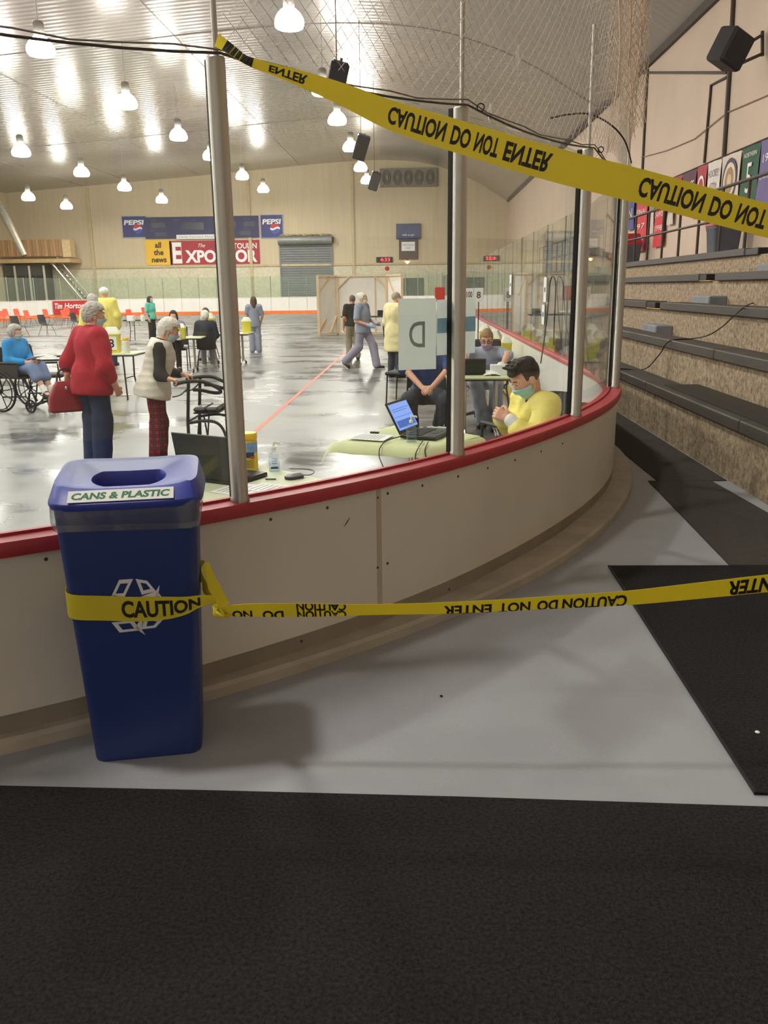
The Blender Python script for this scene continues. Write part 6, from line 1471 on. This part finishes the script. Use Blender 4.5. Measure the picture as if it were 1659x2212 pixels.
# --- woman in plaid trousers
f0 = ((-2.57, 8.27, ICE), yawto(.97,.24), .888)
F = Fig('older woman in a white quilted vest and red plaid trousers holding the rollator', *f0, fat=1.05, female=True, h=.016, detail=True, head=(.0,-.38,0), J=dict(neck=(0,.10,1.38), head=(0,.20,1.50), shL=(-.17,.09,1.33), shR=(.17,.09,1.33), elL=(-.22,.12,1.05), elR=(.26,.08,1.05), wrL=W(f0, (-2.33,8.45,ICE+.90)), wrR=W(f0, (-2.36,8.03,ICE+.90))), hand={'R': ((.2,1,-.25), (0,-.2,-1), 1.2), 'L': ((-.1,1,-.25), (0,-.2,-1), 1.2)})
F.pants(M_PLAID, .018, wide=.03); F.top(M_BLKC, .012, .92, None, .003, 'sweater'); F.shoes(M_SHOE); F.hair(H_WHITE, 'soft', .016); F.mask()
def quilt(d, P): return d+.006*np.abs(np.sin(P[..., 2]*42))-.004
j = F.j; up = _n(j['neck']-j['pel']); F.cloth('quilted_vest', F.torso+[ell(j['pel']-up*.06, (.185,.15,.15), F.R), ell(j['pel']-up*.16, (.20,.165,.15), F.R), cap_(j['neck']-up*.06, j['neck']+up*.01, .066, .062)], M_VEST, .034, .06, [(j['pel']-up*.16, -up), (j['neck']+up*.03, up), ((-.245,0,0), (-1,0,0)), ((.245,0,0), (1,0,0))], .003, 1, extra=quilt)
# --- wheelchair user
f0 = ((-5.93, 12.57, ICE), math.radians(-20)-PI/2, .90)
J = seated(.60, .02, .40, .60, .09, .05); J.update(anL=(-.09,.60,.27), anR=(.09,.62,.30), wrL=(-.05,.34,.80), wrR=(.10,.34,.80)); 
F = Fig('older woman in a bright blue cardigan sitting in the wheelchair', *f0, fat=1.1, female=True, h=.018, head=(.45,-.1,0), J=J)
F.top(M_BLUEC, .018, .86, None, .004, 'cardigan'); F.pants(mat('light_denim', (120,138,176), .85, var=.08), .02, .35, .004, 'denim_skirt', .03); F.shoes(M_SHOE); F.hair(H_GREY, 'curly', .012); F.mask()
for k in 'LR': a, b = F.j['kn'+k], F.j['an'+k]; F.cloth('sock', [cap_(a+(b-a)*.72, b, .046, .042)], M_PAPER, .004, .02, h=.012)
mb = MB(); mb.box((0,0,0), (.21,.28,.004), Rx(.25)); mb.v = [(x, y+.36, z+.86) for x, y, z in mb.v]; pp_ = mb.build('held_papers', M_PAPER, label='white papers held in the lap of the wheelchair user', cat='paper'); pp_.location = f0[0]; pp_.rotation_euler = (0, 0, f0[1]); pp_.scale = (.9,.9,.9)
# --- standing people on the slab
def stand(label, loc, fwd, hgt, fat=1.0, female=False, J=None, h=.022, head=(0,0,0), **k): return Fig(label, (loc[0], loc[1], ICE), yawto(*fwd), hgt/1.70, fat, J, h, head, female=female, **k)
F = stand('woman in grey blue scrubs with loose hair standing with her back turned', (-4.55, 24.1), (-.2,1), 1.53, .95, True, dict(elR=(.25,.02,1.12), wrR=(.20,.14,.90), elL=(-.24,.05,1.12), wrL=(-.08,.18,1.08)))
F.pants(M_SCRUB, .02, wide=.02); F.top(M_SCRUB, .024, .42, .16, .004, 'scrub_top'); F.shoes(mat('grey_shoe', (150,146,148), .6)); F.hair(H_BROWN, 'long')
F = stand('man in a black polo shirt and khaki trousers walking away', (-1.62, 21.4), (-.3,.95), 1.56, 1.05, False, dict(knL=(-.10,.10,.50), anL=(-.10,.02,.085), anR=(.10,-.10,.10), elR=(.25,-.06,1.1)), head=(.1,0,0), skin=M_SKIN2)
F.pants(M_KHAKI, .018, wide=.012); F.top(M_BLKC, .018, .40, .06, .004, 'polo_shirt'); F.shoes(mat('brown_shoe', (62,48,44), .6)); F.hair(mat('cropped_grey_hair', (110,100,94), .8), 'short', .004)
f0 = ((-1.22, 18.9, ICE), yawto(.86,-.40), 1.62/1.70)
F = Fig('nurse in grey scrubs and white face mask striding with a paper in gloved hand', *f0, fat=1.08, female=True, h=.02, head=(.35,-.08,0), J=dict(knL=(-.09,.22,.52), anL=(-.09,.30,.09), knR=(.09,-.06,.50), anR=(.09,-.42,.17), toeR=(.15,1,-.75), toeL=(-.15,1,.0), elL=(-.24,.02,1.10), wrL=(-.16,.27,1.02), elR=(.25,-.02,1.08), wrR=(.13,.26,.98)), curl=.7)
F.pants(mat('lilac_grey_scrubs', (156,152,172), .85, var=.08, vs=30, bump=.4, bs=14, bdist=.02), .02, wide=.022); F.top(M_SCRUB, .026, .42, .15, .004, 'scrub_top'); F.shoes(M_SHOE, M_WHITE); F.hair(H_WHITE, 'bun', .012); F.mask(M_WHITE)
for k in 'LR': a, b = F.j['wr'+k], F.j['el'+k]; d = _n(a-b); F.cloth('glove', [cap_(a-d*.05, a+d*.05, .033, .036), cap_(a+d*.05, a+d*.11, .034, .024)], mat('pale_blue_glove', (170,196,226), .5), .004, .02, h=.011)
mb = MB(); mb.box((-.02,.36,1.02), (.16,.22,.004), Rx(.35)); pp_ = mb.build('held_paper', M_PAPER, label='white paper held in the striding nurse hand', cat='paper'); pp_.location = f0[0]; pp_.rotation_euler = (0,0,f0[1]); pp_.scale = (f0[2],)*3
F = stand('man in a pale yellow gown over dark trousers standing with his back turned', (-.47, 17.0), (.65,.75), 1.64, 1.12, False, dict(head=(.01,.05,1.57), elL=(-.26,.02,1.10), wrL=(-.20,.16,.90), elR=(.26,.0,1.10), wrR=(.18,.2,.95)), head=(-.3,0,0))
F.pants(mat('slate_trousers', (62,66,78), .85), .016); F.top(M_CREAMG, .03, .98, .42, .006, 'gown', f=.8, flare=.035); F.shoes(M_SHOE); F.hair(mat('thin_grey_hair', (176,160,146), .8), 'short', .003); F.mask()
F = stand('person in a long yellow gown and white bouffant cap far behind the woman in red', (-7.29, 20.2), (-.2,1), 1.79, 1.1, False, h=.03)
F.pants(M_JEAN, .016); F.top(M_GOWN, .04, .98, .50, .006, 'gown', flare=.04); F.shoes(M_SHOE); hl = F.hl; F.cloth('bouffant_cap', [ell(hl((0,-.015,.06)), (.10,.115,.085), F.Rh)], M_PAPER, .0, .02, wrk=.004, f=3, h=.014)
F = stand('grey haired person hidden behind the head of the woman in red', (-6.0, 16.0), (-.3,1), 1.65, 1.0, True, h=.03)
F.pants(M_JEAN, .016); F.top(M_GOWN, .02, .95, .3, .004, 'gown'); F.shoes(M_SHOE); F.hair(H_GREY, 'curly', .02)
F = stand('woman in a teal top with long dark hair and mask standing at the far table', (-9.25, 30.0), (.85,-.35), 1.54, .95, True, h=.028, head=(0,-.05,0))
F.pants(M_BLKC, .016); F.top(M_TEAL, .02, .5, .12, .004); F.shoes(M_SHOE); F.hair(H_DARK, 'long'); F.mask()
# --- people seated at the stations
def sit(label, loc, fwd, s=.95, J=None, female=True, h=.024, head=(0,-.1,0), sh=.47, lean=.04, chair=True, **k):
    jj = seated(sh/s, lean)
    if J: jj.update(J)
    return Fig(label, (loc[0], loc[1], ICE), yawto(*fwd), s, k.pop('fat', 1.0), jj, h, head, female=female, **k)
def shellseat(label, loc, fwd): shell_chair(label, (loc[0]-fwd[0]*.02, loc[1]-fwd[1]*.02, ICE), yawto(*fwd), M_CHBLK, None)
F = sit('woman with dark hair and pale mask seated behind the table with two jars', (-5.40, 19.15), (.15,-1), .97); F.top(mat('grey_violet_top', (150,144,168), .85), .018, .9); F.pants(M_BLKC); F.shoes(M_SHOE); F.hair(H_DARK, 'long'); F.mask()
F = sit('brown haired person seated behind the sharps tub marked 7', (-5.4, 22.1), (.1,-1), .96); F.top(M_SCRUB, .018, .5); F.pants(M_SCRUB); F.shoes(M_SHOE); F.hair(H_BROWN, 'long'); F.mask(); shellseat('black shell chair under the brown haired person', (-5.4,22.1), (.1,-1))
F = sit('white haired person in a dark jacket seated at the table with the tub marked 7', (-4.72, 19.2), (-.2,1), .95, fat=1.1); F.top(mat('dark_navy_jacket', (40,44,58), .8), .024, .95); F.pants(mat('pale_grey_trousers', (170,166,168), .85)); F.shoes(M_WHITE); F.hair(H_WHITE, 'curly', .014); F.mask(); shellseat('black shell chair under the white haired person in the dark jacket', (-4.72,19.2), (-.2,1))
# man behind the paper signs
f0 = ((.09, 10.15, ICE), PI, 1.02); J = seated(.40, .10, .46, .14, .16); J.update(anL=(-.13,-.02,.12), anR=(.15,.02,.12), toeL=(-.15,1,-.45), toeR=(.2,1,-.45), knL=(-.21,.42,.47), knR=(.20,.42,.47), wrL=(-.055,.42,.60), wrR=(.055,.42,.60), elL=(-.26,.20,.80), elR=(.26,.20,.80))
F = Fig('man in navy tee shirt seated with clasped hands behind the paper signs', *f0, fat=1.08, J=J, h=.017, head=(0,-.1,0), detail=True, curl=.9, hand={'L': ((.75,.6,-.3), (.3,-.6,-.7), .9), 'R': ((-.75,.6,-.3), (-.3,-.6,-.7), .9)})
F.top(M_NAVYT, .018, .42); F.pants(mat('charcoal_denim', (52,56,68), .85, var=.1, bump=.4, bs=20), .018); F.shoes(M_SHOE); F.hair(H_BROWN, 'short', .01); F.mask()
arm_chair('black chair under the man with clasped hands', (.09, 10.27, ICE), PI, arms=False)
# nurse with the lilac mask
f0 = ((.86, 11.05, ICE), yawto(-.12,-1), .97); J = seated(.49, .16, .42, .40, .10, .10); J.update(wrL=W(f0, (.98,10.28,TZ+.05)), wrR=W(f0, (.52,10.10,TZ+.05)), elL=(-.27,.34,.92), elR=(.27,.34,.92), knL=(-.14,.44,.58), knR=(.12,.44,.60), anL=(-.14,.30,.085), anR=(.02,.36,.085))
F = Fig('nurse in grey scrubs, glasses and lilac face mask seated at a laptop', *f0, fat=1.05, female=True, J=J, h=.016, head=(0,-.38,0), detail=True, curl=.4)
F.top(M_SCRUB, .022, .45, None, .004, 'scrub_top'); F.pants(M_SCRUB, .018, wide=.015); F.shoes(M_SHOE); F.hair(H_BLOND, 'bun', .010); F.mask(M_LILAC)
hl = F.hl
for sx in (-1, 1):
    mb = MB(); mb.tube([hl((sx*.034+.024*math.cos(a), .100, .008+.016*math.sin(a))) for a in np.linspace(0, 2*PI, 17)[:-1]], .003, 6, closed=True); mb.tube([hl((sx*.058,.098,.012)), hl((sx*.078,.02,.012)), hl((sx*.078,-.01,.006))], .0025, 6); o = mb.build('glasses', M_BLKPL, F.t); F.sc(o)
# young man in the yellow gown
f0 = ((.80, 5.66, ICE), yawto(-.92,-.32), 1.0)
J = seated(.44, .06, .44, .42, .11, .02); J.update(head=(0,.115,1.125), wrL=W(f0, (.565,5.36,ICE+.90)), elL=W(f0, (.72,5.28,ICE+.73)), wrR=W(f0, (.52,5.50,ICE+.90)), elR=W(f0, (.66,5.86,ICE+.75)))
F = Fig('young man with short dark hair, turquoise mask and yellow gown seated at the boards', *f0, fat=1.02, J=J, h=.013, head=(.02,-.58,0), detail=True, curl=.9, hand={'L': ((.55,.65,.35), (.8,-.5,-.2), 1.0), 'R': ((-.6,.6,.3), (-.7,-.5,-.1), 1.0)})
F.pants(M_BLKC, .014); F.shoes(M_SHOE)
j = F.j; up = _n(j['neck']-j['pel'])
F.top(M_BLKC, .010, .3, None, .002, 'undershirt')
g = F.top(M_GOWN, .020, .86, .14, .010, 'gown', neck=False, f=1.0, armg=.034, flare=.03); F.hair(H_DARK, 'spiky', .004); F.mask(M_TURQ)
for k in 'LR': a, b = j['wr'+k], j['el'+k]; d = _n(a-b); F.cloth('knit_cuff', [cap_(a-d*.085, a-d*.01, .040, .036)], M_PAPER, .006, .02, h=.009)
nb_ = j['neck']; bk = F.R[:, 1]*-1
for i, (dx, ln) in enumerate(((-.03,.16), (.02,.13), (.05,.10))):
    p0 = nb_+bk*.075+F.R[:, 0]*dx; mb = MB(); mb.tube(bez([p0+up*.02, p0+bk*.035-up*.02, p0+bk*.05-up*ln*.6, p0+bk*.055-up*ln], 4), .004, 6); o = mb.build('gown_tie', M_GOWN, g); 
mb = MB(); mb.tube([nb_+up*.012+F.R[:, 0]*.075*math.cos(a)+F.R[:, 1]*.07*math.sin(a)-F.R[:, 1]*.01 for a in np.linspace(0, 2*PI, 21)[:-1]], .009, 6, closed=True); mb.build('neck_binding', M_GOWN, g)
arm_chair('black armchair under the young man in the yellow gown', (.83, 5.67, ICE), f0[1], arms=False)

# ------------------------------------------------------------------ litter on the walkway
p = onz(953,1505,0); mb = MB(); mb.lathe([(.004,0), (.006,.003), (.003,.006), (0,.007)], (p[0], p[1], 0), 7); mb.build('rubber_crumb', M_BLACK, label='tiny black rubber crumb on the grey floor', cat='crumb')
p = onz(1636,1583,.009); mb = MB(); mb.lathe([(.006,0), (.008,.003), (.004,.006), (0,.007)], (p[0], p[1], .009), 6); mb.build('paper_scrap', M_PAPER, label='tiny white scrap on the black carpet by the bleachers', cat='scrap')
